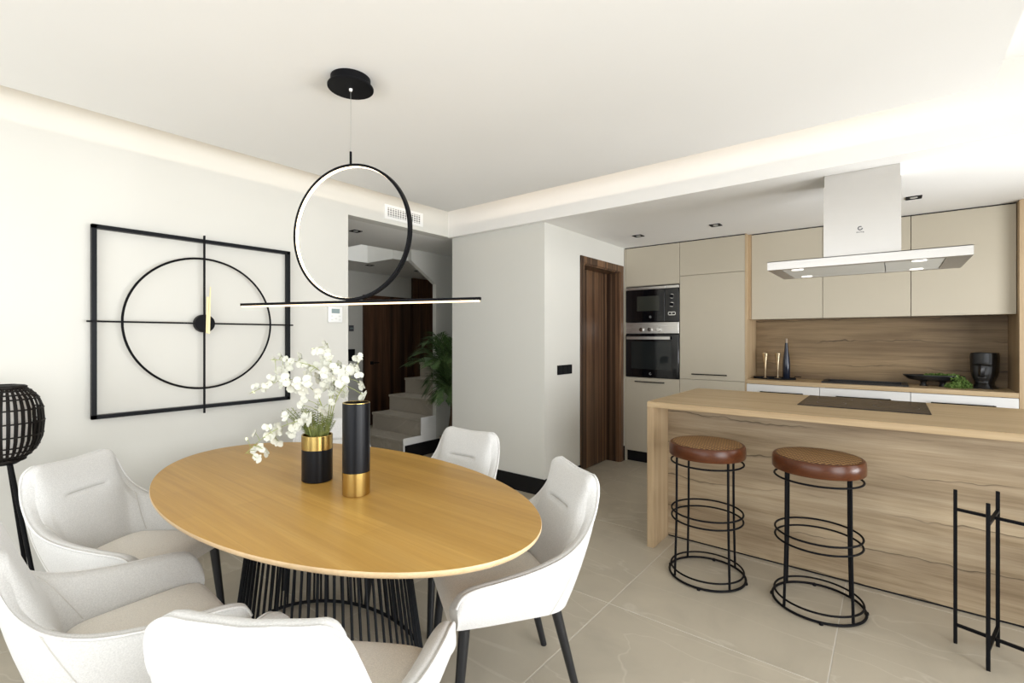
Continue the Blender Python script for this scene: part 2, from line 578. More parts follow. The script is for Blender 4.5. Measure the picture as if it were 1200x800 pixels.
fl = struct('floor', MB().box(-6.7, 2.2, -2.4, 6.4, -0.12, -0.0015), M_grout)
TX, TY, TW, TD = -1.15, 2.26, 0.95, 0.985
tile_me = None
for i in range(-6, 4):
    for j in range(-5, 5):
        x0, y0 = TX + i * TW, TY + j * TD
        if x0 > 1.9 or y0 > 6.2 or y0 + TD < -2.3: continue
        if x0 + TW < XL and y0 + TD < 2.0: continue
        if tile_me is None:
            t = MB().box(-TW / 2 + 0.002, TW / 2 - 0.002, -TD / 2 + 0.002, TD / 2 - 0.002, -0.010, 0.0, 0.0012).build('tile', M_tile, fl, world=False, smooth=0)
            tile_me = t.data
        else:
            t = bpy.data.objects.new('tile', tile_me)
            C.objects.link(t)
            t.parent = fl
        t.location = Vector((x0 + TW / 2, y0 + TD / 2, 0)) - fl.location

# left wall with the hall opening
struct('wall_left', MB().box(XL - 0.12, XL, YB - 0.12, 2.241, 0, 3.0).box(XL - 0.12, XL, 2.241, PY, HZ, 3.0), M_wall)
struct('wall_pillar_front', MB().box(XL, PX, PY, PY + 0.10, 0, 2.75), M_wall)
struct('wall_pillar_side', MB().box(PX - 0.10, PX, PY + 0.10, 4.10, 0, 2.75).box(PX - 0.10, PX, 4.10, 4.955, 2.172, 2.75)
       .box(PX - 0.10, PX, 4.955, KB, 0, 2.75), M_wall)
struct('wall_pillar_hall', MB().box(XL, XL + 0.10, PY + 0.10, KB, 0, 2.75), M_wall)
struct('wall_kitchen', MB().box(XL, XR + 0.12, KB, KB + 0.12, 0, 2.75), M_wall)
# right wall with two window openings, rear wall with a wide glazed opening
struct('wall_right', MB().box(XR, XR + 0.12, YB - 0.12, -1.3, 0, 3.0).box(XR, XR + 0.12, 2.1, 2.8, 0, 3.0).box(XR, XR + 0.12, 4.4, KB, 0, 3.0)
       .box(XR, XR + 0.12, -1.3, 2.1, 2.35, 3.0).box(XR, XR + 0.12, 2.8, 4.4, 2.25, 3.0).box(XR, XR + 0.12, 2.8, 4.4, 0, 0.35), M_wall)
struct('wall_rear', MB().box(XL, -3.1, YB - 0.12, YB, 0, 3.0).box(1.3, XR, YB - 0.12, YB, 0, 3.0).box(-3.1, 1.3, YB - 0.12, YB, 2.35, 3.0), M_wall)
for nm, bx in (('window_1', [(XR + 0.02, XR + 0.08, a, a + 0.05, 0, 2.35) for a in (-1.3, 0.37, 2.05)] + [(XR + 0.02, XR + 0.08, -1.3, 2.1, 2.30, 2.35)]),
               ('window_2', [(XR + 0.02, XR + 0.08, a, a + 0.05, 0.35, 2.25) for a in (2.8, 4.35)] + [(XR + 0.02, XR + 0.08, 2.8, 4.4, 2.2, 2.25), (XR + 0.02, XR + 0.08, 2.8, 4.4, 0.35, 0.40)]),
               ('window_3', [(a, a + 0.05, YB - 0.09, YB - 0.03, 0, 2.35) for a in (-3.1, -1.65, -0.2, 1.25)] + [(-3.1, 1.3, YB - 0.09, YB - 0.03, 2.30, 2.35)])):
    w = MB()
    for b in bx: w.box(*b)
    struct(nm, w, M_black)

# ceilings: floating living ceiling with a light slot around it, slab above, beam and kitchen ceiling
PXL, PYF, PXR = -3.186, 3.075, 0.364
struct('ceiling', MB().box(PXL, PXR, YB, PYF, CZ, CZ + 0.025), M_ceil)
struct('ceiling_slab', MB().box(XL - 0.12, XR + 0.12, YB - 0.12, KB + 0.12, SZ, SZ + 0.15), M_ceil)
struct('ceiling_kitchen', MB().box(XL, XR, YF, KB, KZ, SZ), M_ceil)
struct('ceiling_hall', MB().box(-4.5, XL - 0.12, 1.2, 6.3, HZ, 2.68).box(-6.5, -4.5, 1.2, 3.05, HZ, 2.68)
       .box(-6.5, -5.55, 3.05, 3.86, HZ, 2.68).box(-6.5, -5.0, 3.86, 6.3, HZ, 2.68).box(XL - 0.12, XL, PY, 6.3, HZ, 2.68), M_ceil)
# stairwell shaft above the opening in the hall ceiling
struct('wall_stairwell', MB().box(-5.7, -5.6, 2.9, 6.3, 2.68, 4.1).box(-4.5, -4.4, 2.9, 6.3, 2.68, 4.1).box(-5.7, -4.4, 2.9, 3.0, 2.68, 4.1)
       .box(-5.7, -4.4, 6.3, 6.4, 2.68, 4.1).box(-5.7, -4.4, 2.9, 6.4, 4.1, 4.2), M_wall)

# hall behind the opening
HX = -6.40
struct('wall_hall_far', MB().box(HX - 0.12, HX, 1.1, 6.4, 0, 2.7), M_wall)
struct('wall_hall_near', MB().box(HX, XL - 0.12, 1.1, 1.2, 0, 2.7), M_wall)
struct('wall_hall_end', MB().box(HX, XL, 6.3, 6.4, 0, 2.7), M_wall)
struct('wall_stair', MB().prism([(3.573, 2.258), (3.952, 2.017), (3.952, 0), (6.3, 0), (6.3, HZ), (3.573, HZ)], 0, -4.36, -4.30), M_wall)

# skirting boards
struct('baseboard_pillar', MB().box(XL, PX + 0.012, PY - 0.012, PY, 0, 0.145).box(PX, PX + 0.012, PY, 4.03, 0, 0.145), M_base)
struct('baseboard_left', MB().box(XL, XL + 0.012, YB, 2.241, 0, 0.145), M_base)
struct('baseboard_hall', MB().box(HX, HX + 0.012, 1.2, 4.33, 0, 0.13).box(-4.30, -4.288, 3.48, 6.3, 0, 0.155), M_base)
struct('baseboard_kitchen', MB().box(PX, PX + 0.012, 4.99, KY + 0.05, 0, 0.16), M_base)

# kitchen door: striped walnut, deep jamb, leaf set back
d1 = tag(thing('door_1', 'striped walnut door in deep frame beside the oven tower', None, (PX, 4.53, 0)), kind='structure')
fr = MB()
for y0, y1 in ((4.03, 4.10), (4.90, 4.965)):
    fr.box(PX, PX + 0.014, y0, y1, 0, 2.172, 0.002)
fr.box(PX, PX + 0.0145, 4.03, 4.965, 2.102, 2.172, 0.002)
fr.build('casing', M_walnut, d1, smooth=0)
MB().box(PX - 0.19, PX, 4.885, 4.93, 0, 2.11).box(PX - 0.19, PX, 4.07, 4.105, 0, 2.11).box(PX - 0.19, PX, 4.10, 4.89, 2.09, 2.12).build('jamb', M_walnut, d1, smooth=0)
MB().box(PX - 0.185, PX - 0.148, 4.106, 4.878, 0.006, 2.088, 0.002).build('door_leaf', M_walnut, d1, smooth=0)

# hall door and fixed walnut panel beside the stairs
d2 = tag(thing('door_2', 'dark walnut door in the hall behind the stone stairs', None, (HX, 4.87, 0)), kind='structure')
MB().box(HX, HX + 0.03, 4.42, 5.31, 0.01, 1.98, 0.002).build('door_leaf', M_walnutd, d2, smooth=0)
MB().box(HX, HX + 0.036, 4.36, 4.415, 0, 2.03).box(HX, HX + 0.036, 4.36, 5.32, 1.985, 2.035).build('frame', M_walnutd, d2, smooth=0)
h = MB().tube([(HX + 0.03, 4.50, 0.98), (HX + 0.075, 4.50, 0.98), (HX + 0.075, 4.61, 0.98)], 0.009, 8).lathe([(0.025, 0.955), (0.025, 1.005)], 12, (HX + 0.04, 4.50))
h.build('handle', M_black, d2)
struct('trim_1', MB().box(HX, HX + 0.04, 5.32, 6.3, 0, HZ), M_walnutd)

# stone stairs, each step its own piece, white stringer
st = tag(thing('stairs', 'stone stairs', None, (-4.79, 3.47, 0)), kind='structure')
del st['label']
for k in range(6):
    y0 = 3.47 + 0.265 * k
    xr = -4.302 if k < 2 else -4.362
    MB().box(-5.28, xr - 0.012, y0, y0 + (0.29 if k < 5 else 0.5), 0.205 * (k + 1) - 0.03, 0.205 * (k + 1), 0.003).build('tread', M_stair, st, smooth=0)
    MB().box(-5.27, xr - 0.012, y0 + 0.008, y0 + (0.28 if k < 5 else 0.5), 0.205 * k, 0.205 * (k + 1) - 0.03).build('riser', M_stair, st, smooth=0)
sg = MB().prism([(3.462, 0), (3.462, 0.235), (3.722, 0.235), (3.722, 0.44), (3.952, 0.44), (3.952, 0)], 0, -4.314, -4.30)
sg.build('stringer', M_ceil, st, smooth=0)
MB().box(-5.27, -4.33, 3.6, 5.3, 0.0, 0.2).build('plinth', M_wall, st, smooth=0)


# ------------------------------------------------------------------ dining table
def loc_of(x, y, z=0): return (x, y, z)


TCX, TCY = -1.924, 1.13
tb = thing('dining_table', 'oval honey oak dining table on a flared base of black rods', 'table', (TCX, TCY, 0))
RX, RY = 1.066, 0.572
n = 128
top = MB()
prof = [(0.965, 0.722), (0.985, 0.727), (0.996, 0.735), (1.0, 0.742), (1.0, 0.7475), (0.9985, 0.7497), (0.996, 0.750)]
vs_, fs_ = [], []
for s_, z in prof:
    for k in range(n):
        a = 2 * PI * k / n
        vs_.append((RX * math.cos(a) - (1 - s_) * 0.9 * math.cos(a), RY * math.sin(a) - (1 - s_) * 0.9 * math.sin(a), z))
for i in range(len(prof) - 1):
    for k in range(n):
        k2 = (k + 1) % n
        fs_.append((i * n + k, i * n + k2, (i + 1) * n + k2, (i + 1) * n + k))
fs_.append(tuple(range(n - 1, -1, -1)))
fs_.append(tuple((len(prof) - 1) * n + k for k in range(n)))
top.add(vs_, fs_)
tt = top.build('tabletop', M_table, tb, world=False, smooth=40)
tt.data.materials.append(M_tedge)
for p in tt.data.polygons:
    if abs(p.normal.z) < 0.85: p.material_index = 1
BA, BB, UA, UB = 0.505, 0.335, 0.39, 0.25
MB().tube(ring_pts(1, 0.010, 96, (0, 0), BA, BB), 0.008, 8, closed=True).build('floor_ring', M_black, tb, world=False)
MB().tube(ring_pts(1, 0.712, 96, (0, 0), UA, UB), 0.009, 8, closed=True).build('top_ring', M_black, tb, world=False)
nr = 72
rod_me = MB().tube([(0, 0, 0), (0, 0, 1)], 0.0052, 6).build('rod', M_blackgl, tb, world=False)
for k in range(nr):
    a = 2 * PI * (k + 0.5) / nr
    p0 = Vector((BA * math.cos(a), BB * math.sin(a), 0.010))
    p1 = Vector((UA * math.cos(a), UB * math.sin(a), 0.712))
    o = rod_me if k == 0 else bpy.data.objects.new('rod', rod_me.data)
    if k:
        C.objects.link(o)
        o.parent = tb
    o.location = p0
    o.rotation_euler = (p1 - p0).to_track_quat('Z', 'Y').to_euler()
    o.scale = (1, 1, (p1 - p0).length)


# ------------------------------------------------------------------ dining chairs
def make_chair(label):
    root = thing('dining_chair', label, 'chair', group='cream upholstered dining chairs')
    # local frame: +y is the way the chair faces
    ctl = [((0, -.320, .828), (0, -.208, .368)), ((.11, -.318, .834), (.08, -.208, .368)), ((.162, -.315, .836), (.13, -.203, .369)),
           ((.200, -.308, .810), (.165, -.190, .370)), ((.219, -.293, .756), (.190, -.165, .371)), ((.233, -.264, .690), (.207, -.135, .373)),
           ((.250, -.210, .630), (.220, -.09, .377)), ((.266, -.13, .590), (.230, -.03, .383)), ((.277, -.02, .565), (.240, .04, .390)),
           ((.284, .10, .551), (.250, .12, .397)), ((.286, .19, .542), (.257, .20, .404)), ((.285, .236, .525), (.260, .238, .408)), ((.281, .256, .490), (.262, .252, .411))]
    rim = catmull([c[0] for c in ctl], 5)
    base = catmull([c[1] for c in ctl], 5)
    full_r = [Vector((-p.x, p.y, p.z)) for p in rim[:0:-1]] + rim
    full_b = [Vector((-p.x, p.y, p.z)) for p in base[:0:-1]] + base
    m = len(full_r)
    NO, NI = 8, 56
    rows = []
    inner_top = []
    for i in range(m):
        R, B = full_r[i], full_b[i]
        t = full_b[min(i + 1, m - 1)] - full_b[max(i - 1, 0)]
        t.z = 0
        nrm = Vector((-t.y, t.x, 0)).normalized()      # inward in plan
        if nrm.dot(Vector((0, 0.08, 0)) - Vector((B.x, B.y, 0))) < 0: nrm.negate()
        row = []
        for k in range(NO + 1):
            f = k / NO
            p = B.lerp(R, f)
            p = p - nrm * (0.016 * math.sin(PI * f) ** 0.8)
            row.append(p)
        th = 0.040
        Ri = R + nrm * th
        Bi = B + nrm * 0.062
        Bi.z = 0.425
        # rounded rim
        row.append(R + nrm * th * 0.25 + Vector((0, 0, 0.008)))
        row.append(R + nrm * th * 0.6 + Vector((0, 0, 0.008)))
        inner_top.append(Ri)
        for k in range(NI + 1):
            f = k / NI
            p = Ri.lerp(Bi, f)
            p = p + nrm * (0.014 * math.sin(PI * f) ** 0.8)
            # stitched pleat across the inner back
            if abs(p.x) < 0.14 and R.z > 0.8:
                g = 0
            row.append(p)
        rows.append(row)
    i0 = NO + 3
    # soft padding: the inner corners round off below the rim
    for it in range(70):
        for k in range(2, NI + 1):
            q = i0 + k
            wgt = 0.5 * min(1, k / 14)
            old = [r_[q].copy() for r_ in rows]
            for i in range(1, m - 1):
                if abs(i - m // 2) < 32:
                    av = (old[i - 1] + old[i + 1]) / 2
                    rows[i][q] = old[i].lerp(av, wgt)
    # stitched pleat across the inner back
    crease = []
    for i in range(m):
        if full_r[i].z > 0.79:
            for k in range(2, NI + 1):
                p = rows[i][i0 + k]
                g = math.exp(-((p.z - 0.705) / 0.0085) ** 2) * max(0.0, 1 - (abs(p.x) / 0.105) ** 4)
                if g > 0.0001: rows[i][i0 + k] = p + Vector((0, -0.013 * g, 0))
            q = min(range(2, NI + 1), key=lambda k: abs(rows[i][i0 + k].z - 0.705))
            if abs(rows[i][i0 + q].x) < 0.092: crease.append(rows[i][i0 + q] + Vector((0, 0.002, 0)))
    w = len(rows[0])
    vs, fs = [], []
    for r in rows: vs += r
    for i in range(m - 1):
        for k in range(w - 1):
            fs.append((i * w + k, i * w + k + 1, (i + 1) * w + k + 1, (i + 1) * w + k))
        fs.append((i * w + w - 1, i * w, (i + 1) * w, (i + 1) * w + w - 1))
    fs.append(tuple(range(w)))
    fs.append(tuple((m - 1) * w + k for k in range(w))[::-1])
    sh = MB().add(vs, fs)
    # underside pan
    pan_t = [Vector((p.x * 0.97, p.y * 0.97, p.z + 0.002)) for p in full_b]
    nn = len(pan_t)
    sh.add(pan_t + [Vector((p.x, p.y, p.z + 0.03)) for p in pan_t], [tuple(range(nn)), tuple(range(nn, 2 * nn))[::-1]] + [(i, i + 1, nn + i + 1, nn + i) for i in range(nn - 1)] + [(nn - 1, 0, nn, 2 * nn - 1)])
    sh.build('shell', M_fab, root, world=False, smooth=50)
    # piping along the outer edge of the rim
    MB().tube([r[NO] + Vector((0, 0, 0.004)) for r in rows] , 0.0045, 6).build('piping', M_pipe, root, world=False, smooth=60)
    MB().tube(crease, 0.0018, 5).build('seam', M_seam, root, world=False)
    # seams where the arms meet the back
    for sgn in (-1, 1):
        i = (m - 1) // 2 + sgn * 30
        o_ = MB().tube([p + Vector((0, 0, 0)) for p in rows[i][NO + 3:NO + 3 + 46]], 0.0016, 5)
        o_.build('seam', M_seam, root, world=False)
        i = (m - 1) // 2 + sgn * 29
        MB().tube([p for p in rows[i][:NO + 1]], 0.0016, 5).build('seam', M_seam, root, world=False)
    # seat cushion
    G = 26
    vs, fs = [], []

    def sup(a): return max(0.0, 1 - abs(a) ** 7) ** 0.5
    for layer in (1, 0):
        for j in range(G + 1):
            for i in range(G + 1):
                a, b = -1 + 2 * i / G, -1 + 2 * j / G
                yy = 0.045 + b * 0.220
                hw = 0.182 + 0.038 * min(1, max(0, (b + 1) / 1.6))
                if b < -0.6: hw -= 0.07 * ((-0.6 - b) / 0.4) ** 2
                z = 0.405 + (0.066 * sup(a) * sup(b) * (1.0 - 0.06 * (a * a)) + 0.006 * math.cos(a * 1.5) * math.cos(b * 1.5) if layer else 0.0)
                if layer == 0: z = 0.398
                vs.append((a * hw, yy, z))
    q = (G + 1) ** 2
    for j in range(G):
        for i in range(G):
            k = j * (G + 1) + i
            fs.append((k, k + 1, k + G + 2, k + G + 1))
            fs.append((q + k, q + k + G + 1, q + k + G + 2, q + k + 1))
    edge = [i for i in range(G + 1)] + [(j + 1) * (G + 1) + G for j in range(G)] + [G * (G + 1) + i for i in range(G - 1, -1, -1)] + [j * (G + 1) for j in range(G - 1, 0, -1)]
    for k in range(len(edge)):
        a, b = edge[k], edge[(k + 1) % len(edge)]
        fs.append((a, b, q + b, q + a))
    MB().add(vs, fs).build('seat', M_seat, root, world=False, smooth=60)
    # black metal under-frame and four tapered legs
    MB().box(-0.15, 0.15, -0.12, 0.20, 0.360, 0.376, 0.004).build('seat_frame', M_black, root, world=False)
    for sx in (-1, 1):
        for (tx, ty, fx, fy) in ((.168, -.140, .178, -.238), (.208, .212, .226, .250)):
            MB().tube([(sx * tx, ty, 0.382), (sx * fx, fy, 0.0)], [0.0200, 0.0135], 16).build('leg', M_leg, root, world=False)
    return root


chair = make_chair('cream armchair at the right end of the table, seen side-on, nearest the island')
chairs = [
    (-1.206, 1.478, 236.7, 'cream armchair right of the oval table, its side turned towards the bar stools'),
    (-2.617, 0.623, 33.5, 'cream armchair between the wall clock and the rattan lamp, its inner back facing the viewer'),
    (-1.891, 0.438, 87.1, 'cream armchair cut by the left edge of the picture, seat and both arms in view'),
    (-1.131, 0.657, 123.2, 'cream armchair nearest the viewer, its plain outer back turned to the viewer'),
    (-1.901, 1.724, -86.7, 'cream armchair behind the table in front of the grey-white pillar, only its back in view'),
    (-2.69, 1.60, -33.0, 'cream armchair almost hidden behind the two black vases at the far end of the table'),
]
for i, (x, y, ph, lab) in enumerate(chairs):
    o = chair if i == 0 else copy_tree(chair)
    o['label'] = lab
    o.location = (x, y, 0)
    o.rotation_euler = (0, 0, math.radians(ph - 90))

# ------------------------------------------------------------------ vases and flowers on the table
v1 = thing('vase', 'short black vase with a wide brass band round its rim, holding white orchids', 'vase', (-1.992, 1.125, 0.75))
R1 = 0.066
MB().lathe([(R1 - .004, 0), (R1, .004), (R1, .1405)], 48, sx=1.04, sy=0.95, capt=False).build('body', M_vase, v1, world=False)
MB().lathe([(R1 + .0006, .1405), (R1 + .0006, .2), (R1 - .001, .202), (R1 - .005, .2), (R1 - .006, .12)], 48, sx=1.04, sy=0.95, capb=False).build('band', M_brass, v1, world=False)
v2 = thing('vase', 'tall black cylinder vase with a brass band round its foot', 'vase', (-1.690, 1.122, 0.75))
R2 = 0.0535
MB().lathe([(R2 - .004, .092), (R2, .093), (R2, .366), (R2 - .0015, .368), (R2 - .006, .366), (R2 - .006, .20)], 48).build('body', M_vase, v2, world=False)
MB().lathe([(R2 - .003, 0), (R2 + .0006, .003), (R2 + .0006, .0925), (R2 - .003, .0925)], 48).build('band', M_brass, v2, world=False)
MB().lathe([(R2 - .0005, .3655), (R2 - .0005, .3685), (R2 - .006, .3685), (R2 - .006, .3655)], 48, capb=False, capt=False).build('rim', M_brass, v2, world=False)

TH = math.radians(38.4)
FW = Vector((-math.sin(TH), math.cos(TH), 0))
RT = Vector((math.cos(TH), math.sin(TH), 0))
V0 = Vector((-1.992, 1.125, 0.955))


def petal(mb, M4, ln, wd, cup=0.25, nseg=4):
    wd *= 1.15
    vs, fs = [], []
    for i in range(nseg + 1):
        f = i / nseg
        w_ = wd * math.sin(PI * min(1, 0.12 + f * 0.80)) ** 0.7
        if i == nseg: w_ = wd * 0.30
        z = cup * ln * f * f
        for s_ in (-1, -0.5, 0.5, 1):
            vs.append(M4 @ Vector((f * ln, s_ * w_ * 0.5, z + 0.10 * wd * abs(s_))))
    for i in range(nseg):
        for k in range(3):
            a = i * 4 + k
            fs.append((a, a + 1, a + 5, a + 4))
    mb.add(vs, fs)


def blossom_mesh(name, size):
    mb = MB()
    for k, (ang, ln, wd) in enumerate(((90, 1.0, .62), (210, .95, .55), (330, .95, .55), (12, 1.05, 1.15), (168, 1.05, 1.15))):
        petal(mb, Matrix.Rotation(math.radians(ang), 4, 'Z') @ Matrix.Translation((0.04 * size, 0, 0.06 * size * (k > 2))), ln * size * 0.5, wd * size * 0.5, 0.18)
    mb.lathe([(0.02 * size, 0.0), (0.09 * size, 0.06 * size), (0.10 * size, 0.14 * size), (0.03 * size, 0.20 * size)], 8)
    petal(mb, Matrix.Rotation(math.radians(270), 4, 'Z') @ Matrix.Translation((0, 0, 0.1 * size)), 0.28 * size, 0.2 * size, 0.6)
    return mb


bl_src = {}


def blossom(parent, pos, facing, size, roll):
    key = round(size, 3)
    if key not in bl_src:
        o = blossom_mesh('flower', size).build('flower', M_petal, parent, world=False, smooth=80)
        bl_src[key] = o.data
    else:
        o = bpy.data.objects.new('flower', bl_src[key])
        C.objects.link(o)
        o.parent = parent
    o.location = pos
    o.rotation_euler = (facing.to_track_quat('Z', 'Y').to_matrix() @ Matrix.Rotation(roll, 3, 'Z')).to_euler()
    return o


def spray(label, path, flowers, cat='orchid'):
    """path and flowers in metres: (sideways, depth, up) from the vase mouth"""
    root = thing('orchid_spray', label, 'flower', V0 - Vector((0, 0, 0.10)), group='white orchid sprays in the short vase')
    def P(p): return RT * p[0] + FW * p[1] + Vector((0, 0, p[2] + 0.10))
    pts = catmull([P(p) for p in path], 8)
    MB().tube(pts, [0.0022 * (1 - 0.6 * i / len(pts)) for i in range(len(pts))], 6).build('stem', M_stem, root, world=False)
    for (l, d, u, s_) in flowers:
        p = P((l, d, u))
        q = min(pts, key=lambda a: (a - p).length)
        if (q - p).length > 0.006:
            MB().tube([q, q.lerp(p, 0.5) + Vector((0, 0, 0.004)), p], 0.0011, 5).build('flower_stalk', M_stem, root, world=False)
        fdir = (-FW * random.uniform(0.5, 1.0) + RT * random.uniform(-0.7, 0.7) + Vector((0, 0, random.uniform(-0.4, 0.5)))).normalized()
        if s_ < 0.02:
            b = MB().lathe([(0.001, -0.006), (0.005, -0.003), (0.006, 0.002), (0.003, 0.008), (0.0005, 0.011)], 8)
            o = b.build('bud', M_petalb, root, world=False)
            o.location = p
            o.rotation_euler = (random.uniform(0, 6), random.uniform(0, 6), 0)
        else:
            blossom(root, p, fdir, s_, random.uniform(0, 6))


def px(points, d0=0.0):
    """offsets written as (sideways, up) in hundredths; depth drifts with d0"""
    return points


K = 0.00369


def off(x, y, d): return ((x - 362) * K, d, (512 - y) * K)


def fl_on(lst, d, size):
    return [(*off(x, y, d + random.uniform(-0.03, 0.03)), s * (1.33 if s > 0.021 else 1)) for x, y, s in lst]


spray('orchid spray reaching furthest left at mid height across the clock frame', [off(365, 540, 0), off(367, 480, 0.0), off(350, 452, -.02), off(322, 448, -.03), off(288, 463, -.05)],
      fl_on([(291, 461, .015), (296, 455, .026), (303, 457, .030), (309, 451, .030), (318, 447, .034), (326, 452, .036), (333, 446, .040), (338, 455, .042), (346, 451, .040), (330, 440, .034), (352, 458, .038), (358, 449, .040), (312, 444, .026)], -.03, 1))
spray('upper orchid spray arching left along the top of the clock corner', [off(368, 540, 0), off(374, 470, .03), off(362, 438, .03), off(335, 427, .03), off(303, 424, .02)],
      fl_on([(305, 424, .026), (312, 420, .026), (317, 435, .038), (324, 432, .036), (331, 427, .028), (338, 421, .034), (340, 430, .036), (347, 436, .036), (353, 433, .036), (310, 440, .02), (322, 423, .022), (360, 446, .040), (352, 440, .034)], .03, 1))
spray('tallest orchid spray rising straight up in front of the wall', [off(370, 540, 0), off(379, 465, .02), off(377, 430, .02), off(372, 404, .02)],
      fl_on([(373, 405, .028), (362, 414, .034), (372, 413, .03), (376, 422, .036), (366, 428, .034), (374, 431, .04), (382, 436, .040), (371, 440, .038), (380, 446, .036), (366, 421, .02), (357, 411, .015), (386, 430, .03), (377, 437, .034), (369, 450, .036)], .02, 1))
spray('orchid spray drooping low to the left over the table', [off(360, 540, -.01), off(355, 498, -.05), off(338, 497, -.09), off(318, 508, -.13), off(298, 527, -.15)],
      fl_on([(359, 493, .052), (350, 498, .040), (343, 501, .040), (335, 488, .030), (333, 502, .034), (326, 503, .044), (320, 508, .042), (313, 514, .022), (323, 518, .036), (302, 507, .026), (309, 523, .028), (298, 528, .030), (312, 529, .032), (306, 535, .030), (318, 498, .028), (294, 512, .015), (340, 508, .036)], -.09, 1))
spray('orchid spray leaning right towards the tall vase', [off(370, 540, 0), off(381, 478, .02), off(394, 450, .05), off(404, 432, .06), off(411, 420, .06)],
      fl_on([(410, 421, .026), (404, 424, .030), (400, 432, .030), (409, 434, .026), (411, 443, .028), (394, 440, .052), (391, 452, .046), (381, 455, .048), (378, 463, .036), (392, 467, .036), (411, 455, .036), (413, 469, .038), (372, 458, .036), (387, 461, .034), (379, 470, .03)], .04, 1))
spray('short orchid spray tucked low among the fern fronds', [off(362, 540, 0), off(365, 500, -.02), off(372, 480, -.03)],
      fl_on([(373, 481, .030), (376, 484, .026), (347, 476, .026), (366, 462, .034), (352, 470, .026), (383, 474, .024)], -.02, 1))

fern = thing('fern_bunch', 'bunch of green fern fronds standing in the short vase', 'fern', V0 - Vector((0, 0, 0.10)))
for k in range(28):
    a = 2 * PI * k / 22 + random.uniform(-0.2, 0.2) if k < 22 else PI + random.uniform(-0.7, 0.7)
    ln = random.uniform(0.07, 0.125) + (0.03 if math.cos(a) < 0 else 0)
    out = random.uniform(0.01, 0.055) if k < 22 else random.uniform(0.06, 0.11)
    dv = RT * math.cos(a) + FW * math.sin(a)
    r0 = dv * 0.03
    pts = [r0 + dv * (out * (t / 12) ** 1.6) + Vector((0, 0, 0.075 + ln * t / 12)) for t in range(13)]
    mb = MB().tube(pts, 0.0012, 4)
    side = dv.cross(Vector((0, 0, 1))).normalized()
    if side.dot(RT) < 0: side.negate()
    side = (side * 0.3 + RT).normalized()
    for t in range(2, 13):
        for hh in (0,):
            f = (t + hh) / 12.5
            p = pts[t] if not hh or t == 12 else pts[t].lerp(pts[t + 1], 0.5)
            l2 = 0.027 * math.sin(PI * (0.15 + 0.83 * f)) + 0.003
            for s_ in (-1, 1):
                tip = p + side * (s_ * l2) + Vector((0, 0, l2 * 0.45))
                q1 = p + side * (s_ * l2 * 0.5) + Vector((0, 0, l2 * 0.22 + 0.0018))
                q2 = p + side * (s_ * l2 * 0.5) + Vector((0, 0, l2 * 0.22 - 0.0018))
                mb.add([p, q2, tip, q1], [(0, 1, 2, 3)])
    mb.build('frond', M_fern, fern, world=False, smooth=0)

# ------------------------------------------------------------------ pendant lamp
pc = Vector((-1.886, 1.224, 0))
pl = thing('pendant_lamp', 'black ring and bar pendant lamp with warm light strips over the table', 'lamp', (pc.x, pc.y, CZ))
U = Vector((math.cos(math.radians(21)), math.sin(math.radians(21)), 0))
NV = Vector((-U.y, U.x, 0))
cn = MB().lathe([(0.085, -0.036), (0.085, 0.0)], 48, capb=True)
cn.lathe([(0.097, -0.046), (0.0985, -0.044), (0.0985, -0.038), (0.097, -0.036)], 48)
cn.build('canopy', M_black, pl, world=False)
MB().lathe([(0.006, -0.056), (0.008, -0.046)], 12).build('cable_grip', M_white, pl, world=False)
MB().tube([(0, 0, -0.05), (0, 0, 2.20 - CZ)], 0.0012, 6).build('cable', M_cable, pl, world=False)
MB().tube([(0, 0, 2.205 - CZ), (0, 0, 2.142 - CZ)], 0.0055, 10).build('stem', M_black, pl, world=False)
rc = 1.845 - CZ
RO = 0.302


def band(mb, ro, ri, hw, n=128):
    vs, fs = [], []
    for k in range(n):
        a = 2 * PI * k / n
        for r, o in ((ro, -hw), (ro, hw), (ri, hw), (ri, -hw)):
            vs.append(U * (r * math.cos(a)) + Vector((0, 0, rc + r * math.sin(a))) + NV * o)
    for k in range(n):
        k2 = (k + 1) % n
        for j in range(4):
            j2 = (j + 1) % 4
            fs.append((k * 4 + j, k * 4 + j2, k2 * 4 + j2, k2 * 4 + j))
    mb.add(vs, fs)
    return mb


band(MB(), RO, RO - 0.011, 0.0118).build('ring', M_black, pl, world=False, smooth=30)
band(MB(), RO - 0.0105, RO - 0.0115, 0.0090).build('ring_light_strip', M_led, pl, world=False, smooth=30)
zb = 1.533 - CZ
MB().bar(-U * 0.618 + Vector((0, 0, zb + 0.004)), U * 0.618 + Vector((0, 0, zb + 0.004)), 0.012, 0.018).build('bar', M_black, pl, world=False, smooth=0)
MB().bar(-U * 0.612 + Vector((0, 0, zb - 0.005)), U * 0.612 + Vector((0, 0, zb - 0.005)), 0.008, 0.014).build('bar_light_strip', M_leddim, pl, world=False, smooth=0)

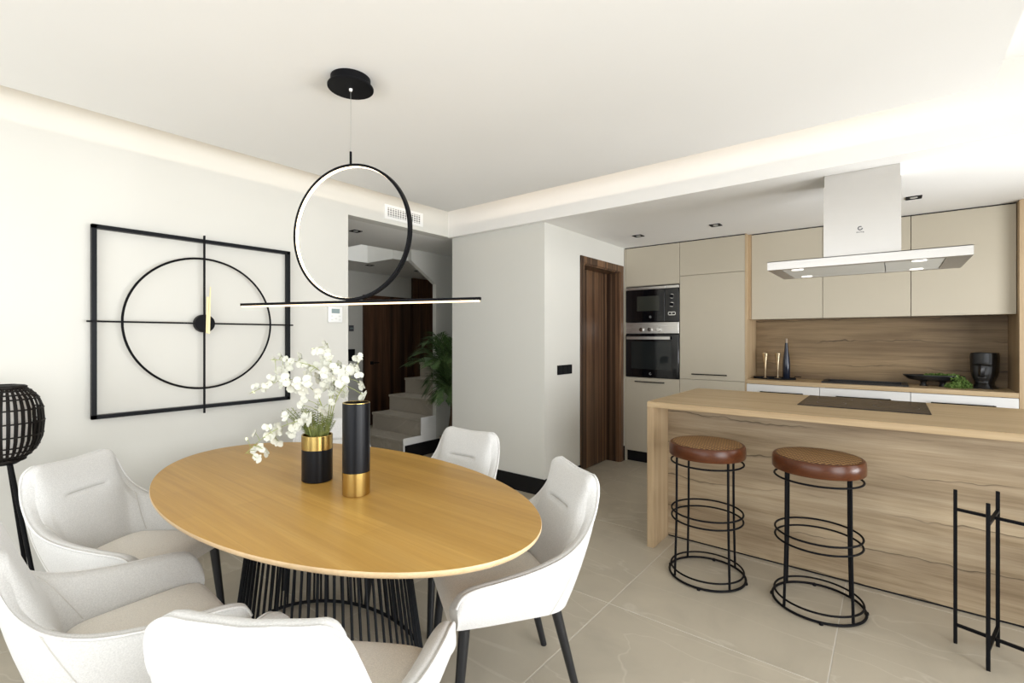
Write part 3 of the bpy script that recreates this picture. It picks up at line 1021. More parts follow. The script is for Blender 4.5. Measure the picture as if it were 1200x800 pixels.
# ------------------------------------------------------------------ wall clock
ck = thing('wall_clock', 'large square black metal wall clock with thin circle and two gold hands', 'clock', (XL, 1.178, 0.92))
X0 = -3.452
ya, yb, za, zb_ = 0.628, 1.738, 0.925, 2.006
f = MB()
f.box(X0 - 0.030, X0 + 0.005, ya, ya + 0.022, za, zb_).box(X0 - 0.030, X0 + 0.005, yb - 0.022, yb, za, zb_)
f.box(X0 - 0.030, X0 + 0.005, ya, yb, zb_ - 0.022, zb_).box(X0 - 0.030, X0 + 0.005, ya, yb, za, za + 0.022)
f.build('frame', M_blackgl, ck, smooth=0)
cy, cz = 1.179, 1.468
MB().tube([(X0, cy + 0.417 * math.cos(2 * PI * k / 96), cz + 0.413 * math.sin(2 * PI * k / 96)) for k in range(96)], 0.0065, 8, closed=True).build('circle', M_black, ck)
MB().box(X0 - 0.003, X0 + 0.009, cy - 0.005, cy + 0.005, 0.895, 2.03).build('upright_bar', M_black, ck, smooth=0)
MB().box(X0 - 0.003, X0 + 0.008, 0.606, 1.758, cz - 0.005, cz + 0.005).build('cross_bar', M_black, ck, smooth=0)
hub = MB()
hub.add([(X0 + x, cy + 0.057 * math.cos(2 * PI * k / 40), cz + 0.057 * math.sin(2 * PI * k / 40)) for x in (-0.02, 0.018) for k in range(40)],
        [tuple(range(40))[::-1], tuple(range(40, 80))] + [(k, (k + 1) % 40, 40 + (k + 1) % 40, 40 + k) for k in range(40)])
hub.build('hub', M_black, ck)
MB().prism([(cy + 0.002, cz - 0.062), (cy + 0.016, cz - 0.062), (cy + 0.020, cz + 0.17), (cy + 0.006, cz + 0.17)], 0, X0 + 0.020, X0 + 0.023).build('hour_hand', M_hand, ck, smooth=0)
MB().prism([(cy + 0.010, cz - 0.065), (cy + 0.024, cz - 0.065), (cy + 0.030, cz + 0.235), (cy + 0.024, cz + 0.235)], 0, X0 + 0.024, X0 + 0.027).build('minute_hand', M_hand, ck, smooth=0)
for (yy, zz) in ((ya + 0.011, zb_ - 0.03), (yb - 0.011, zb_ - 0.03), (ya + 0.011, za + 0.03), (yb - 0.011, za + 0.03)):
    MB().box(XL, X0 - 0.029, yy - 0.006, yy + 0.006, zz - 0.006, zz + 0.006).build('spacer', M_black, ck, smooth=0)

# thermostat, air vent, switches
th = thing('thermostat', 'white wall thermostat with grey display right of the clock', 'thermostat', (XL, 2.117, 1.497))
MB().box(XL, XL + 0.022, 2.055, 2.178, 1.497, 1.625, 0.006, 2).build('case', M_white, th)
MB().box(XL + 0.021, XL + 0.0235, 2.080, 2.150, 1.570, 1.606).build('display', M_lcd, th, smooth=0)
for yy, zz in ((2.083, 1.548), (2.150, 1.548), (2.083, 1.518), (2.117, 1.528), (2.150, 1.518)):
    MB().box(XL + 0.021, XL + 0.0245, yy - 0.009, yy + 0.009, zz - 0.005, zz + 0.005).build('button', M_emblem if False else M_filter, th, smooth=0)
vt = thing('air_vent', 'white grid air vent high on the wall above the hall opening', 'vent', (XL, 2.815, 2.425))
y0, y1, z0, z1 = 2.595, 3.034, 2.425, 2.552
fm = MB().box(XL, XL + 0.008, y0, y1, z1 - 0.024, z1).box(XL, XL + 0.008, y0, y1, z0, z0 + 0.024).box(XL, XL + 0.008, y0, y0 + 0.026, z0 + 0.024, z1 - 0.024).box(XL, XL + 0.008, y1 - 0.026, y1, z0 + 0.024, z1 - 0.024)
fm.build('frame', M_white, vt, smooth=0)
MB().box(XL + 0.0005, XL + 0.002, y0 + 0.02, y1 - 0.02, z0 + 0.02, z1 - 0.02).build('hole_shade', M_dark, vt, smooth=0)  # dark sheet painted as the shade behind the slats
for k in range(15):
    yy = y0 + 0.030 + k * 0.0271
    MB().box(XL + 0.002, XL + 0.007, yy - 0.0048, yy + 0.0048, z0 + 0.0242, z1 - 0.0242).build('slat', M_white, vt, smooth=0)
for k in range(4):
    zz = z0 + 0.024 + (k + 0.5) * 0.0198
    MB().box(XL + 0.002, XL + 0.0065, y0 + 0.0262, y1 - 0.0262, zz - 0.0034, zz + 0.0034).build('cross_slat', M_white, vt, smooth=0)
sw = thing('light_switch', 'black three-gang switch plate on the pillar side beside the walnut door', 'switch', (PX, 3.75, 1.03))
MB().box(PX, PX + 0.010, 3.628, 3.872, 1.040, 1.125, 0.002).build('plate', M_black, sw)
for k in range(3):
    MB().box(PX + 0.009, PX + 0.013, 3.645 + k * 0.075, 3.703 + k * 0.075, 1.055, 1.110, 0.002).build('rocker', M_blackgl, sw)
hs = thing('hall_switch', 'black switch plate on the white hall wall left of the dark door', 'switch', (HX, 4.14, 1.03))
MB().box(HX, HX + 0.012, 4.08, 4.22, 1.02, 1.20, 0.002).build('plate', M_black, hs)
MB().box(HX + 0.011, HX + 0.015, 4.10, 4.20, 1.04, 1.18, 0.002).build('rocker', M_blackgl, hs)
hs2 = thing('hall_switch', 'small grey control plate high on the white hall wall left of the dark door', 'switch', (HX, 4.16, 1.47))
MB().box(HX, HX + 0.012, 4.12, 4.20, 1.47, 1.56, 0.002).build('plate', M_emblem, hs2)
MB().box(HX + 0.011, HX + 0.014, 4.135, 4.185, 1.505, 1.525).build('display', M_lcd, hs2, smooth=0)


# ------------------------------------------------------------------ ceiling downlights
def downlight(x, y, z, label, rz=0):
    t = thing('ceiling_light', label, 'light', (x, y, z), rz, 'square black ceiling spotlights')
    f = MB()
    w, b = 0.045, 0.010
    f.box(-w, w, -w, -w + b, -0.006, 0).box(-w, w, w - b, w, -0.006, 0).box(-w, -w + b, -w, w, -0.006, 0).box(w - b, w, -w, w, -0.006, 0)
    f.build('frame', M_black, t, world=False, smooth=0)
    MB().box(-w + b, w - b, -w + b, w - b, -0.002, -0.0005).build('housing', M_black, t, world=False, smooth=0)
    MB().lathe([(0.022, -0.004), (0.022, -0.002)], 20).build('lens', M_filter, t, world=False)
    return t


downlight(-1.95, 4.46, KZ, 'square black ceiling spotlight above the oven tower')
downlight(-1.225, 4.46, KZ, 'square black ceiling spotlight above the pantry cabinet, left of the hood')
downlight(0.125, 4.46, KZ, 'square black ceiling spotlight right of the hood chimney')
downlight(-3.97, 2.63, HZ, 'square black ceiling spotlight just inside the hall opening')
downlight(-5.70, 4.00, HZ, 'left small spotlight in the far hall ceiling past the bright stairwell')
downlight(-5.62, 4.80, HZ, 'right small spotlight in the far hall ceiling, close to the sloping stair wall')


# ------------------------------------------------------------------ kitchen: tall units
def handle(mb_parent, x0, x1, y, z):
    h_ = MB()
    h_.bar((x0, y - 0.028, z), (x1, y - 0.028, z), 0.010, 0.010)
    h_.bar((x0 + 0.012, y, z), (x0 + 0.012, y - 0.028, z), 0.008, 0.008).bar((x1 - 0.012, y, z), (x1 - 0.012, y - 0.028, z), 0.008, 0.008)
    return h_.build('handle', M_black, mb_parent, smooth=0)


ZT = 2.366
ow = thing('oven_cabinet', 'tall taupe cabinet that houses the microwave and oven, next to the walnut door', 'cabinet', (-2.04, KY + 0.3, 0))
b = MB().box(-2.352, -2.334, KY + 0.002, KB - 0.004, 0, ZT).box(-1.748, -1.732, KY + 0.022, KB - 0.004, 0.12, ZT)
b.box(-2.334, -1.748, KY + 0.022, KB - 0.004, 1.940, ZT).box(-2.334, -1.748, KY + 0.022, KB - 0.004, 0.12, 0.938).box(-2.334, -1.748, KB - 0.02, KB - 0.004, 0.938, 1.94)
b.build('body', M_cab, ow, smooth=0)
MB().box(-2.331, -1.733, KY, KY + 0.02, 1.945, ZT, 0.0015).build('door', M_cab, ow, smooth=0)
ld = MB().box(-2.331, -1.733, KY, KY + 0.02, 0.125, 0.938, 0.0015).build('door', M_cab, ow, smooth=0)
handle(ld, -2.215, -1.885, KY, 0.895)
MB().box(-2.352, -1.732, KY + 0.045, KY + 0.06, 0, 0.122).build('plinth', M_base, ow, smooth=0)
struct('gap_shade_tall', MB().box(-2.352, -1.106, KY + 0.02, KB - 0.004, ZT + 0.001, KZ), M_dark)  # dark strip standing in for the shade of the gap above the tall units

mw = thing('microwave', 'built-in black glass microwave with steel top strip above the oven', 'microwave', (-2.035, KY + 0.2, 1.545))
MB().box(-2.328, -1.737, KY + 0.003, KY + 0.40, 1.545, 1.936).build('body', M_black, mw, smooth=0)
MB().box(-2.328, -1.887, KY - 0.012, KY + 0.003, 1.548, 1.897, 0.002).build('door', M_blackglass, mw, smooth=0)
MB().box(-1.884, -1.737, KY - 0.012, KY + 0.003, 1.548, 1.897, 0.002).build('control_panel', M_blackglass, mw, smooth=0)
MB().box(-2.328, -1.880, KY - 0.013, KY + 0.003, 1.899, 1.927, 0.002).build('steel_strip', M_steel, mw, smooth=0)
MB().box(-1.876, -1.737, KY - 0.013, KY + 0.003, 1.899, 1.927, 0.002).build('steel_strip', M_steel, mw, smooth=0)
MB().box(-2.195, -1.945, KY - 0.0135, KY - 0.0115, 1.665, 1.825).build('window', newmat('microwave_window', (0.035, 0.037, 0.03), 0.12), mw, smooth=0)


def knob(parent, x, y, z, r, mat, ringmat=None):
    k = MB()
    for (rr, a, bb) in ((r, y - 0.024, y),):
        k.add([(x + rr * math.cos(2 * PI * i / 24) * (0.93 if q == 0 else 1), q_y, z + rr * math.sin(2 * PI * i / 24) * (0.93 if q == 0 else 1)) for q, q_y in ((0, a), (1, a + 0.004), (2, bb)) for i in range(24)],
              [tuple(range(24))[::-1], tuple(range(48, 72))] + [(j * 24 + i, j * 24 + (i + 1) % 24, (j + 1) * 24 + (i + 1) % 24, (j + 1) * 24 + i) for j in range(2) for i in range(24)])
    return k.build('knob', mat, parent)


def ringmark(parent, name, x, y, z, r, w, mat, gap=False):
    n_ = 28
    vs, fs = [], []
    for i in range(n_ + 1):
        a = 2 * PI * i / n_ * (0.86 if gap else 1) + 0.9
        for rr in (r, r - w):
            vs.append((x + rr * math.cos(a), y, z + rr * math.sin(a)))
            vs.append((x + rr * math.cos(a), y + 0.001, z + rr * math.sin(a)))
    for i in range(n_):
        k = i * 4
        fs += [(k, k + 2, k + 6, k + 4), (k + 1, k + 5, k + 7, k + 3), (k, k + 4, k + 5, k + 1), (k + 2, k + 3, k + 7, k + 6)]
    return MB().add(vs, fs).build(name, mat, parent, smooth=0)


M_chrome = newmat('chrome', (0.75, 0.74, 0.72), 0.15, 1.0)
for zz in (1.812, 1.724):
    knob(mw, -1.808, KY - 0.012, zz, 0.019, M_black)
    ringmark(mw, 'knob_ring', -1.808, KY - 0.014, zz, 0.024, 0.0055, M_chrome)
bt = MB()
for (xa, xb, za_, zb2) in ((-1.848, -1.768, 1.612, 1.618), (-1.848, -1.768, 1.642, 1.648), (-1.848, -1.842, 1.612, 1.648), (-1.774, -1.768, 1.612, 1.648), (-1.812, -1.806, 1.622, 1.640)):
    bt.box(xa, xb, KY - 0.0145, KY - 0.012, za_, zb2)
bt.build('button_frame', M_chrome, mw, smooth=0)
M_mark = newmat('printed_mark', (0.30, 0.30, 0.30), 0.4)
ringmark(mw, 'emblem', -2.042, KY - 0.0135, 1.600, 0.012, 0.005, M_mark, True)

ov = thing('oven', 'built-in black glass oven with steel control strip below the microwave', 'oven', (-2.035, KY + 0.2, 0.942))
MB().box(-2.328, -1.737, KY + 0.003, KY + 0.5, 0.942, 1.541).build('body', M_black, ov, smooth=0)
MB().box(-2.328, -1.737, KY - 0.013, KY + 0.003, 1.420, 1.540, 0.002).build('control_panel', M_steel, ov, smooth=0)
MB().box(-2.328, -1.737, KY - 0.016, KY + 0.003, 0.945, 1.412, 0.002).build('door', M_blackglass, ov, smooth=0)
MB().box(-2.26, -1.815, KY - 0.0172, KY - 0.0155, 1.035, 1.335).build('window', newmat('oven_window', (0.015, 0.018, 0.018), 0.05), ov, smooth=0)
hb = MB().bar((-2.298, KY - 0.048, 1.372), (-1.815, KY - 0.048, 1.372), 0.030, 0.014)
hb.bar((-2.27, KY - 0.016, 1.372), (-2.27, KY - 0.045, 1.372), 0.016, 0.016).bar((-1.84, KY - 0.016, 1.372), (-1.84, KY - 0.045, 1.372), 0.016, 0.016)
hb.build('handle', M_steel, ov, smooth=0)
for xx in (-2.142, -2.046, -1.946):
    knob(ov, xx, KY - 0.013, 1.462, 0.022, M_chrome)
ringmark(ov, 'emblem', -2.042, KY - 0.0175, 0.985, 0.013, 0.005, M_mark, True)

pn = thing('pantry_cabinet', 'tall taupe pantry cabinet with oak end panel right of the oven', 'cabinet', (-1.40, KY + 0.3, 0))
MB().box(-1.730, -1.104, KY + 0.022, KB - 0.004, 0.12, ZT).build('body', M_cab, pn, smooth=0)
MB().box(-1.729, -1.106, KY, KY + 0.02, 2.018, ZT, 0.0015).build('door', M_cab, pn, smooth=0)
dd = MB().box(-1.729, -1.106, KY, KY + 0.02, 0.952, 2.014, 0.0015).build('door', M_cab, pn, smooth=0)
handle(dd, -1.600, -1.262, KY, 1.005)
dd = MB().box(-1.729, -1.106, KY, KY + 0.02, 0.125, 0.948, 0.0015).build('door', M_cab, pn, smooth=0)
handle(dd, -1.600, -1.262, KY, 0.82)
MB().box(-1.104, -1.090, KY + 0.0, KB - 0.004, 0.0, ZT + 0.008).box(-1.0899, -1.064, 5.078, NB + 0.02, 1.552, ZT + 0.008).build('end_panel', M_oakv, pn, smooth=0)
MB().box(-1.730, -1.104, KY + 0.045, KY + 0.06, 0, 0.122).build('plinth', M_base, pn, smooth=0)

# wall cabinets
UY, UZ0, UZ1 = 5.075, 1.552, 2.366
for (xa, xb, lab) in ((-1.062, -0.484, 'taupe wall cabinet left of the hood above the flutes and dark bottle'),
                      (-0.480, 0.122, 'taupe wall cabinet behind the steel hood chimney'),
                      (0.126, 0.722, 'taupe wall cabinet right of the hood above the black head')):
    w = thing('wall_cabinet', lab, 'cabinet', ((xa + xb) / 2, UY + 0.2, UZ0), group='taupe handleless wall cabinets')
    MB().box(xa + 0.001, xb - 0.001, UY + 0.021, NB + 0.03, UZ0 + 0.004, UZ1).build('body', M_cab, w, smooth=0)
    MB().box(xa, xb, UY, UY + 0.02, UZ0, UZ1, 0.0015).build('door', M_cab, w, smooth=0)
struct('gap_shade_upper', MB().box(-1.064, 0.722, UY + 0.02, NB + 0.03, UZ1 + 0.001, KZ), M_dark)  # shade between wall cabinets and ceiling, painted as a dark strip

# tall oak panel closing the niche on the right
sp = MB().box(0.726, 0.90, KY - 0.0, KB - 0.004, 0, KZ - 0.002, 0.001)
tag(sp.build('side_panel', M_oakv, None, smooth=0), 'full-height oak panel closing the kitchen run at the right picture edge', 'panel')

# backsplash, worktop and base drawers
WZ = 0.975
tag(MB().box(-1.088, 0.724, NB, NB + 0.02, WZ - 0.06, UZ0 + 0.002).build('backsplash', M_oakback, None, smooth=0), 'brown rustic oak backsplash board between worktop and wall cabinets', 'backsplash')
SX0, SX1, SY0, SY1 = -0.478, 0.098, 5.07, 5.39
wt = MB().box(-1.089, SX0, KY - 0.004, NB - 0.001, WZ - 0.036, WZ).box(SX1, 0.724, KY - 0.004, NB - 0.001, WZ - 0.036, WZ)
wt.box(SX0, SX1, KY - 0.004, SY0, WZ - 0.036, WZ).box(SX0, SX1, SY1, NB - 0.001, WZ - 0.036, WZ)
tag(wt.build('worktop', M_oaktop, None, smooth=0), 'oak worktop along the wall below the backsplash, with the black sink in it', 'worktop')
sk = thing('sink', 'black rectangular sink sunk in the oak worktop by the wall', 'sink', ((SX0 + SX1) / 2, (SY0 + SY1) / 2, WZ))
r_ = MB()
for q in ((SX0 - 0.012, SX1 + 0.012, SY0 - 0.012, SY0 + 0.03), (SX0 - 0.012, SX1 + 0.012, SY1 - 0.03, SY1 + 0.012), (SX0 - 0.012, SX0 + 0.03, SY0 + 0.03, SY1 - 0.03), (SX1 - 0.03, SX1 + 0.012, SY0 + 0.03, SY1 - 0.03)):
    r_.box(*q, WZ + 0.0006, WZ + 0.012)
r_.build('rim', M_sink, sk, smooth=0)
bs = MB().box(SX0 + 0.014, SX1 - 0.014, SY0 + 0.014, SY1 - 0.014, WZ - 0.17, WZ - 0.16)
bs.box(SX0 + 0.014, SX0 + 0.026, SY0 + 0.014, SY1 - 0.014, WZ - 0.16, WZ).box(SX1 - 0.026, SX1 - 0.014, SY0 + 0.014, SY1 - 0.014, WZ - 0.16, WZ)
bs.box(SX0 + 0.026, SX1 - 0.026, SY0 + 0.014, SY0 + 0.026, WZ - 0.16, WZ).box(SX0 + 0.026, SX1 - 0.026, SY1 - 0.026, SY1 - 0.014, WZ - 0.16, WZ)
bs.build('basin', M_sink, sk, smooth=0)
for (xa, xb, lab) in ((-1.088, -0.500, 'white drawer unit below the worktop under the flutes and bottle'),
                      (-0.496, 0.118, 'white drawer unit below the black sink'),
                      (0.122, 0.724, 'white drawer unit below the mossy bowl and black head')):
    w = thing('base_cabinet', lab, 'cabinet', ((xa + xb) / 2, KY + 0.3, 0), group='white base drawer units')
    zt_ = WZ - 0.038
    b = MB().box(xa + 0.001, xa + 0.016, KY + 0.022, NB - 0.01, 0.12, zt_).box(xb - 0.016, xb - 0.001, KY + 0.022, NB - 0.01, 0.12, zt_).box(xa + 0.016, xb - 0.016, KY + 0.022, NB - 0.01, 0.12, 0.72)
    b.build('body', M_drawer, w, smooth=0)
    for (z0_, z1_) in ((0.765, zt_ - 0.002), (0.45, 0.761), (0.125, 0.446)):
        dr = MB().box(xa, xb, KY, KY + 0.02, z0_, z1_, 0.0015).build('drawer', M_drawer, w, smooth=0)
        handle(dr, xa + 0.12, xb - 0.12, KY, z1_ - 0.066)
    MB().box(xa, xb, KY + 0.045, KY + 0.06, 0, 0.119).build('plinth', M_base, w, smooth=0)

# ------------------------------------------------------------------ things on the back worktop
tr = thing('tray', 'low dark metal tray with raised rim at the left end of the worktop', 'tray', (-0.892, 5.23, WZ))
MB().lathe([(0.0, 0.004), (0.95, 0.004), (1.0, 0.016), (1.01, 0.016), (1.0, 0.001), (0.0, 0.001)], 48, sx=0.183, sy=0.105, capb=False, capt=False).build('dish', M_blackgl, tr, world=False)
MB().tube([(0.15, 0.05, 0.005), (0.17, 0.05, 0.026), (0.20, 0.06, 0.026), (0.22, 0.06, 0.024)], 0.004, 6).build('handle', M_black, tr, world=False)
for (x, y, lab) in ((-0.970, 5.225, 'left slim gold champagne flute on the dark tray'), (-0.868, 5.265, 'right slim gold champagne flute, next to the dark bottle')):
    g = thing('champagne_flute', lab, 'glass', (x, y, WZ + 0.005), group='gold flutes on the tray')
    MB().lathe([(0.030, 0), (0.030, 0.003), (0.006, 0.008), (0.004, 0.012)], 20).build('foot', M_flute, g, world=False)
    MB().lathe([(0.004, 0.010), (0.004, 0.07), (0.007, 0.09)], 12).build('stem', M_flute, g, world=False)
    MB().lathe([(0.006, 0.088), (0.010, 0.13), (0.016, 0.19), (0.026, 0.245), (0.024, 0.245), (0.014, 0.19), (0.006, 0.10)], 20, capb=True, capt=False).build('bowl', M_flute, g, world=False)
bo = thing('bottle', 'slim dark blue bottle with pale stopper standing on the tray', 'bottle', (-0.796, 5.275, WZ + 0.005))
MB().lathe([(0.030, 0), (0.032, 0.004), (0.032, 0.15), (0.028, 0.20), (0.018, 0.27), (0.013, 0.33), (0.013, 0.345)], 24).build('body', M_bottle, bo, world=False)
MB().lathe([(0.011, 0.345), (0.011, 0.385), (0.009, 0.387)], 16).build('stopper', newmat('cork_grey', (0.30, 0.24, 0.18), 0.6), bo, world=False)

# long footed bowl with moss
bw = thing('bowl', 'long black footed bowl with moss, right of the sink', 'bowl', (0.270, 5.275, WZ))
pr_ = [(0.0, 0.042), (0.5, 0.042), (0.82, 0.056), (1.0, 0.086), (0.985, 0.092), (0.8, 0.078), (0.5, 0.066), (0.0, 0.062)]
MB().lathe(pr_, 40, sx=0.195, sy=0.075, capb=False, capt=False).build('dish', M_mask, bw, world=False)
for xx in (-0.06, 0.06):
    MB().lathe([(0.028, 0.0), (0.024, 0.008), (0.018, 0.025), (0.028, 0.05)], 16, c=(xx, 0)).build('foot', M_mask, bw, world=False)


def moss(name, label, spots, rad, cnt, thick):
    mb = MB()
    rnd = random.Random(11)
    lo = Vector((1e9,) * 3)
    for k in range(cnt):
        c, rr = spots[rnd.randrange(len(spots))]
        v = Vector((rnd.gauss(0, 1), rnd.gauss(0, 1), abs(rnd.gauss(0, 1)))).normalized()
        p = Vector(c) + Vector((v.x * rr[0], v.y * rr[1], v.z * rr[2])) * rnd.uniform(0.6, 1.0)
        d = Vector((rnd.gauss(0, 1), rnd.gauss(0, 1), rnd.gauss(0.4, 1))).normalized() * thick * rnd.uniform(0.6, 1.2)
        s_ = d.cross(Vector((rnd.gauss(0, 1), rnd.gauss(0, 1), rnd.gauss(0, 1)))).normalized() * thick * 0.35
        q = p + d
        if q.z < WZ + 0.003: q.z = WZ + 0.003
        if p.z < WZ + 0.003: p.z = WZ + 0.003
        mb.add([p, p + d * 0.5 + s_, q, p + d * 0.5 - s_], [(0, 1, 2, 3)])
    for c, rr in spots:
        for i in range(1):
            mb.lathe([(0.001, c[2] - 0.0), (0.75, c[2] + 0.0), (0.6, c[2] + rr[2] * 0.5), (0.05, c[2] + rr[2] * 0.8)], 10, c=(c[0], c[1]), sx=rr[0], sy=rr[1])
    o = mb.build(name, M_moss, None, smooth=0)
    return tag(o, label, 'moss', kind='stuff')


moss('trailing_moss', 'bright green moss spilling from the black bowl onto the worktop',
     [((0.26, 5.27, WZ + 0.074), (0.05, 0.04, 0.024)), ((0.32, 5.265, WZ + 0.072), (0.06, 0.045, 0.032)), ((0.385, 5.255, WZ + 0.07), (0.05, 0.045, 0.03)),
      ((0.43, 5.225, WZ + 0.004), (0.055, 0.045, 0.085)), ((0.395, 5.17, WZ + 0.004), (0.06, 0.05, 0.040)), ((0.455, 5.20, WZ + 0.004), (0.045, 0.045, 0.055))], 0, 2600, 0.018)

# black head sculpture with an angular face
hd = thing('head_vase', 'matt black head-shaped vase with angular face at the right end of the worktop', 'vase', (0.578, 5.285, WZ), math.radians(-20))
vs_, fs_ = [], []
ZS = [0.0, 0.006] + [0.012 + 0.0065 * q for q in range(44)] + [0.298, 0.30]
nn = 96


def hw_(z):
    P_ = [(0, .070), (.02, .068), (.04, .058), (.06, .060), (.09, .076), (.13, .087), (.20, .092), (.26, .094), (.29, .092), (.30, .088)]
    for a, b in zip(P_, P_[1:]):
        if a[0] <= z <= b[0]: return a[1] + (b[1] - a[1]) * (z - a[0]) / (b[0] - a[0])
    return P_[-1][1]


for z in ZS:
    w_ = hw_(z)
    d_ = 0.085 + 0.012 * min(1, z / 0.15)
    for k in range(nn):
        a = 2 * PI * k / nn
        c_, s_ = math.cos(a), math.sin(a)
        e = 0.5
        x = w_ * math.copysign(abs(c_) ** e, c_)
        y = d_ * math.copysign(abs(s_) ** e, s_)
        if s_ < -0.3:   # front, faces -y
            fx = x / 0.092
            y0_ = y
            if 0.06 < z < 0.30:
                y += 0.012 * fx * fx                                     # cheeks fall back
            ax = abs(fx)
            def bell(v, c, h): return max(0.0, 1 - ((v - c) / h) ** 2)
            y -= 0.007 * bell(z, 0.206, 0.012) * max(0, 1 - ax * 1.15)                      # brow ridge
            if z < 0.205: y += 0.009 * min(1, max(0, (0.205 - z) / 0.012)) * min(1, max(0, (z - 0.12) / 0.05)) * max(0, 1 - ax * 0.9)   # eye plane set back
            if 0.105 < z < 0.21: y -= (0.010 + 0.014 * (0.21 - z) / 0.105) * max(0, 1 - (ax / 0.15) ** 2) * min(1, (z - 0.105) / 0.008)  # long nose
            y -= 0.007 * bell(z, 0.088, 0.006) * max(0, 1 - (ax / 0.36) ** 2)               # lips
            y -= 0.006 * bell(z, 0.074, 0.006) * max(0, 1 - (ax / 0.30) ** 2)
            y -= 0.006 * bell(z, 0.052, 0.014) * max(0, 1 - (ax / 0.4) ** 2)                # chin
        vs_.append((x, y, z))
for i in range(len(ZS) - 1):
    for k in range(nn):
        k2 = (k + 1) % nn
        fs_.append((i * nn + k, i * nn + k2, (i + 1) * nn + k2, (i + 1) * nn + k))
fs_.append(tuple(range(nn - 1, -1, -1)))
top0 = (len(ZS) - 1) * nn
vs_ += [(vs_[top0 + k][0] * 0.88, vs_[top0 + k][1] * 0.88, 0.30) for k in range(nn)] + [(vs_[top0 + k][0] * 0.86, vs_[top0 + k][1] * 0.86, 0.20) for k in range(nn)]
for i in (len(ZS) - 1, len(ZS)):
    for k in range(nn):
        k2 = (k + 1) % nn
        fs_.append((i * nn + k, i * nn + k2, (i + 1) * nn + k2, (i + 1) * nn + k))
fs_.append(tuple((len(ZS) + 1) * nn + k for k in range(nn)))
hd.scale = (0.84, 0.84, 0.94)
MB().add(vs_, fs_).build('head', M_mask, hd, world=False, smooth=28)
MB().box(-0.078, 0.078, -0.085, 0.085, 0.0, 0.010, 0.003).build('foot', M_mask, hd, world=False)

# ------------------------------------------------------------------ island
IX0, IX1, IY0, IY1, IZ = -1.264, 1.02, 3.03, 4.085, 0.957
isl = thing('kitchen_island', 'pale oak kitchen island with waterfall end and grained front panel', 'island', ((IX0 + IX1) / 2, 3.55, 0))
MB().box(IX0, IX1, IY0, IY1, IZ - 0.037, IZ, 0.0012).build('worktop', M_oaktop, isl, smooth=0)
MB().box(IX0, IX0 + 0.045, IY0 + 0.0005, IY1 - 0.001, 0, IZ - 0.0375, 0.0012).build('end_panel', M_oakv, isl, smooth=0)
MB().box(IX0 + 0.046, IX1 - 0.01, 3.285, 3.305, 0.012, IZ - 0.0375).build('front_panel', M_oakfront, isl, smooth=0)
MB().box(IX0 + 0.046, IX1 - 0.01, 3.292, 3.32, 0, 0.012).build('plinth', M_base, isl, smooth=0)
MB().box(IX0 + 0.046, IX1 - 0.01, 3.32, IY1 - 0.04, 0.10, IZ - 0.0375).build('body', M_cab, isl, smooth=0)
MB().box(IX0 + 0.046, IX1 - 0.01, 3.32, IY1 - 0.09, 0.0, 0.10).build('rear_plinth', M_base, isl, smooth=0)
for k in range(3):
    xa = IX0 + 0.05 + k * 0.74
    MB().box(xa, xa + 0.736, IY1 - 0.04, IY1 - 0.02, 0.11, IZ - 0.04, 0.0015).build('door', M_cab, isl, smooth=0)
hob = thing('induction_hob', 'flat black induction hob set on the island worktop', 'hob', (-0.145, 3.75, IZ))
MB().box(-0.462, 0.172, 3.456, 4.045, IZ + 0.0003, IZ + 0.0055, 0.0015).build('glass', M_hob, hob, smooth=0)
M_zone = newmat('zone_print', (0.05, 0.048, 0.045), 0.3)
for (cx_, cy_, r) in ((-0.30, 3.90, 0.10), (0.02, 3.90, 0.08), (-0.30, 3.66, 0.08), (0.02, 3.66, 0.11)):
    n_ = 40
    MB().add([(cx_ + rr * math.cos(2 * PI * i / n_), cy_ + rr * math.sin(2 * PI * i / n_), IZ + 0.0058) for rr in (r, r - 0.003) for i in range(n_)],
             [(i, (i + 1) % n_, n_ + (i + 1) % n_, n_ + i) for i in range(n_)]).build('zone_mark', M_zone, hob, smooth=0)

# ------------------------------------------------------------------ extractor hood
HZ0, HZ1 = 1.800, 1.852
hx0, hx1, hy0, hy1 = -0.612, 0.328, 3.36, 3.964
ho = thing('extractor_hood', 'brushed steel island extractor hood hanging from the ceiling above the hob', 'hood', (-0.144, 3.66, KZ))
can = MB().box(hx0, hx1, hy0, hy0 + 0.012, HZ0, HZ1).box(hx0, hx1, hy1 - 0.012, hy1, HZ0, HZ1).box(hx0, hx0 + 0.012, hy0 + 0.012, hy1 - 0.012, HZ0, HZ1)
can.box(hx1 - 0.012, hx1, hy0 + 0.012, hy1 - 0.012, HZ0, HZ1).box(hx0, hx1, hy0, hy1, HZ1 - 0.004, HZ1)
can.box(hx0 + 0.012, hx1 - 0.012, hy0 + 0.012, hy0 + 0.05, HZ0, HZ0 + 0.006).box(hx0 + 0.012, hx1 - 0.012, hy1 - 0.05, hy1 - 0.012, HZ0, HZ0 + 0.006)
can.box(hx0 + 0.012, hx0 + 0.07, hy0 + 0.05, hy1 - 0.05, HZ0, HZ0 + 0.006).box(hx1 - 0.10, hx1 - 0.012, hy0 + 0.05, hy1 - 0.05, HZ0, HZ0 + 0.006)
can.build('canopy', M_steelh, ho, smooth=0)
xm = -0.03
for (xa, xb) in ((hx0 + 0.072, xm - 0.002), (xm + 0.002, hx1 - 0.102)):
    MB().box(xa, xb, hy0 + 0.052, hy1 - 0.052, HZ0 + 0.002, HZ0 + 0.010).build('filter', M_filter, ho, smooth=0)
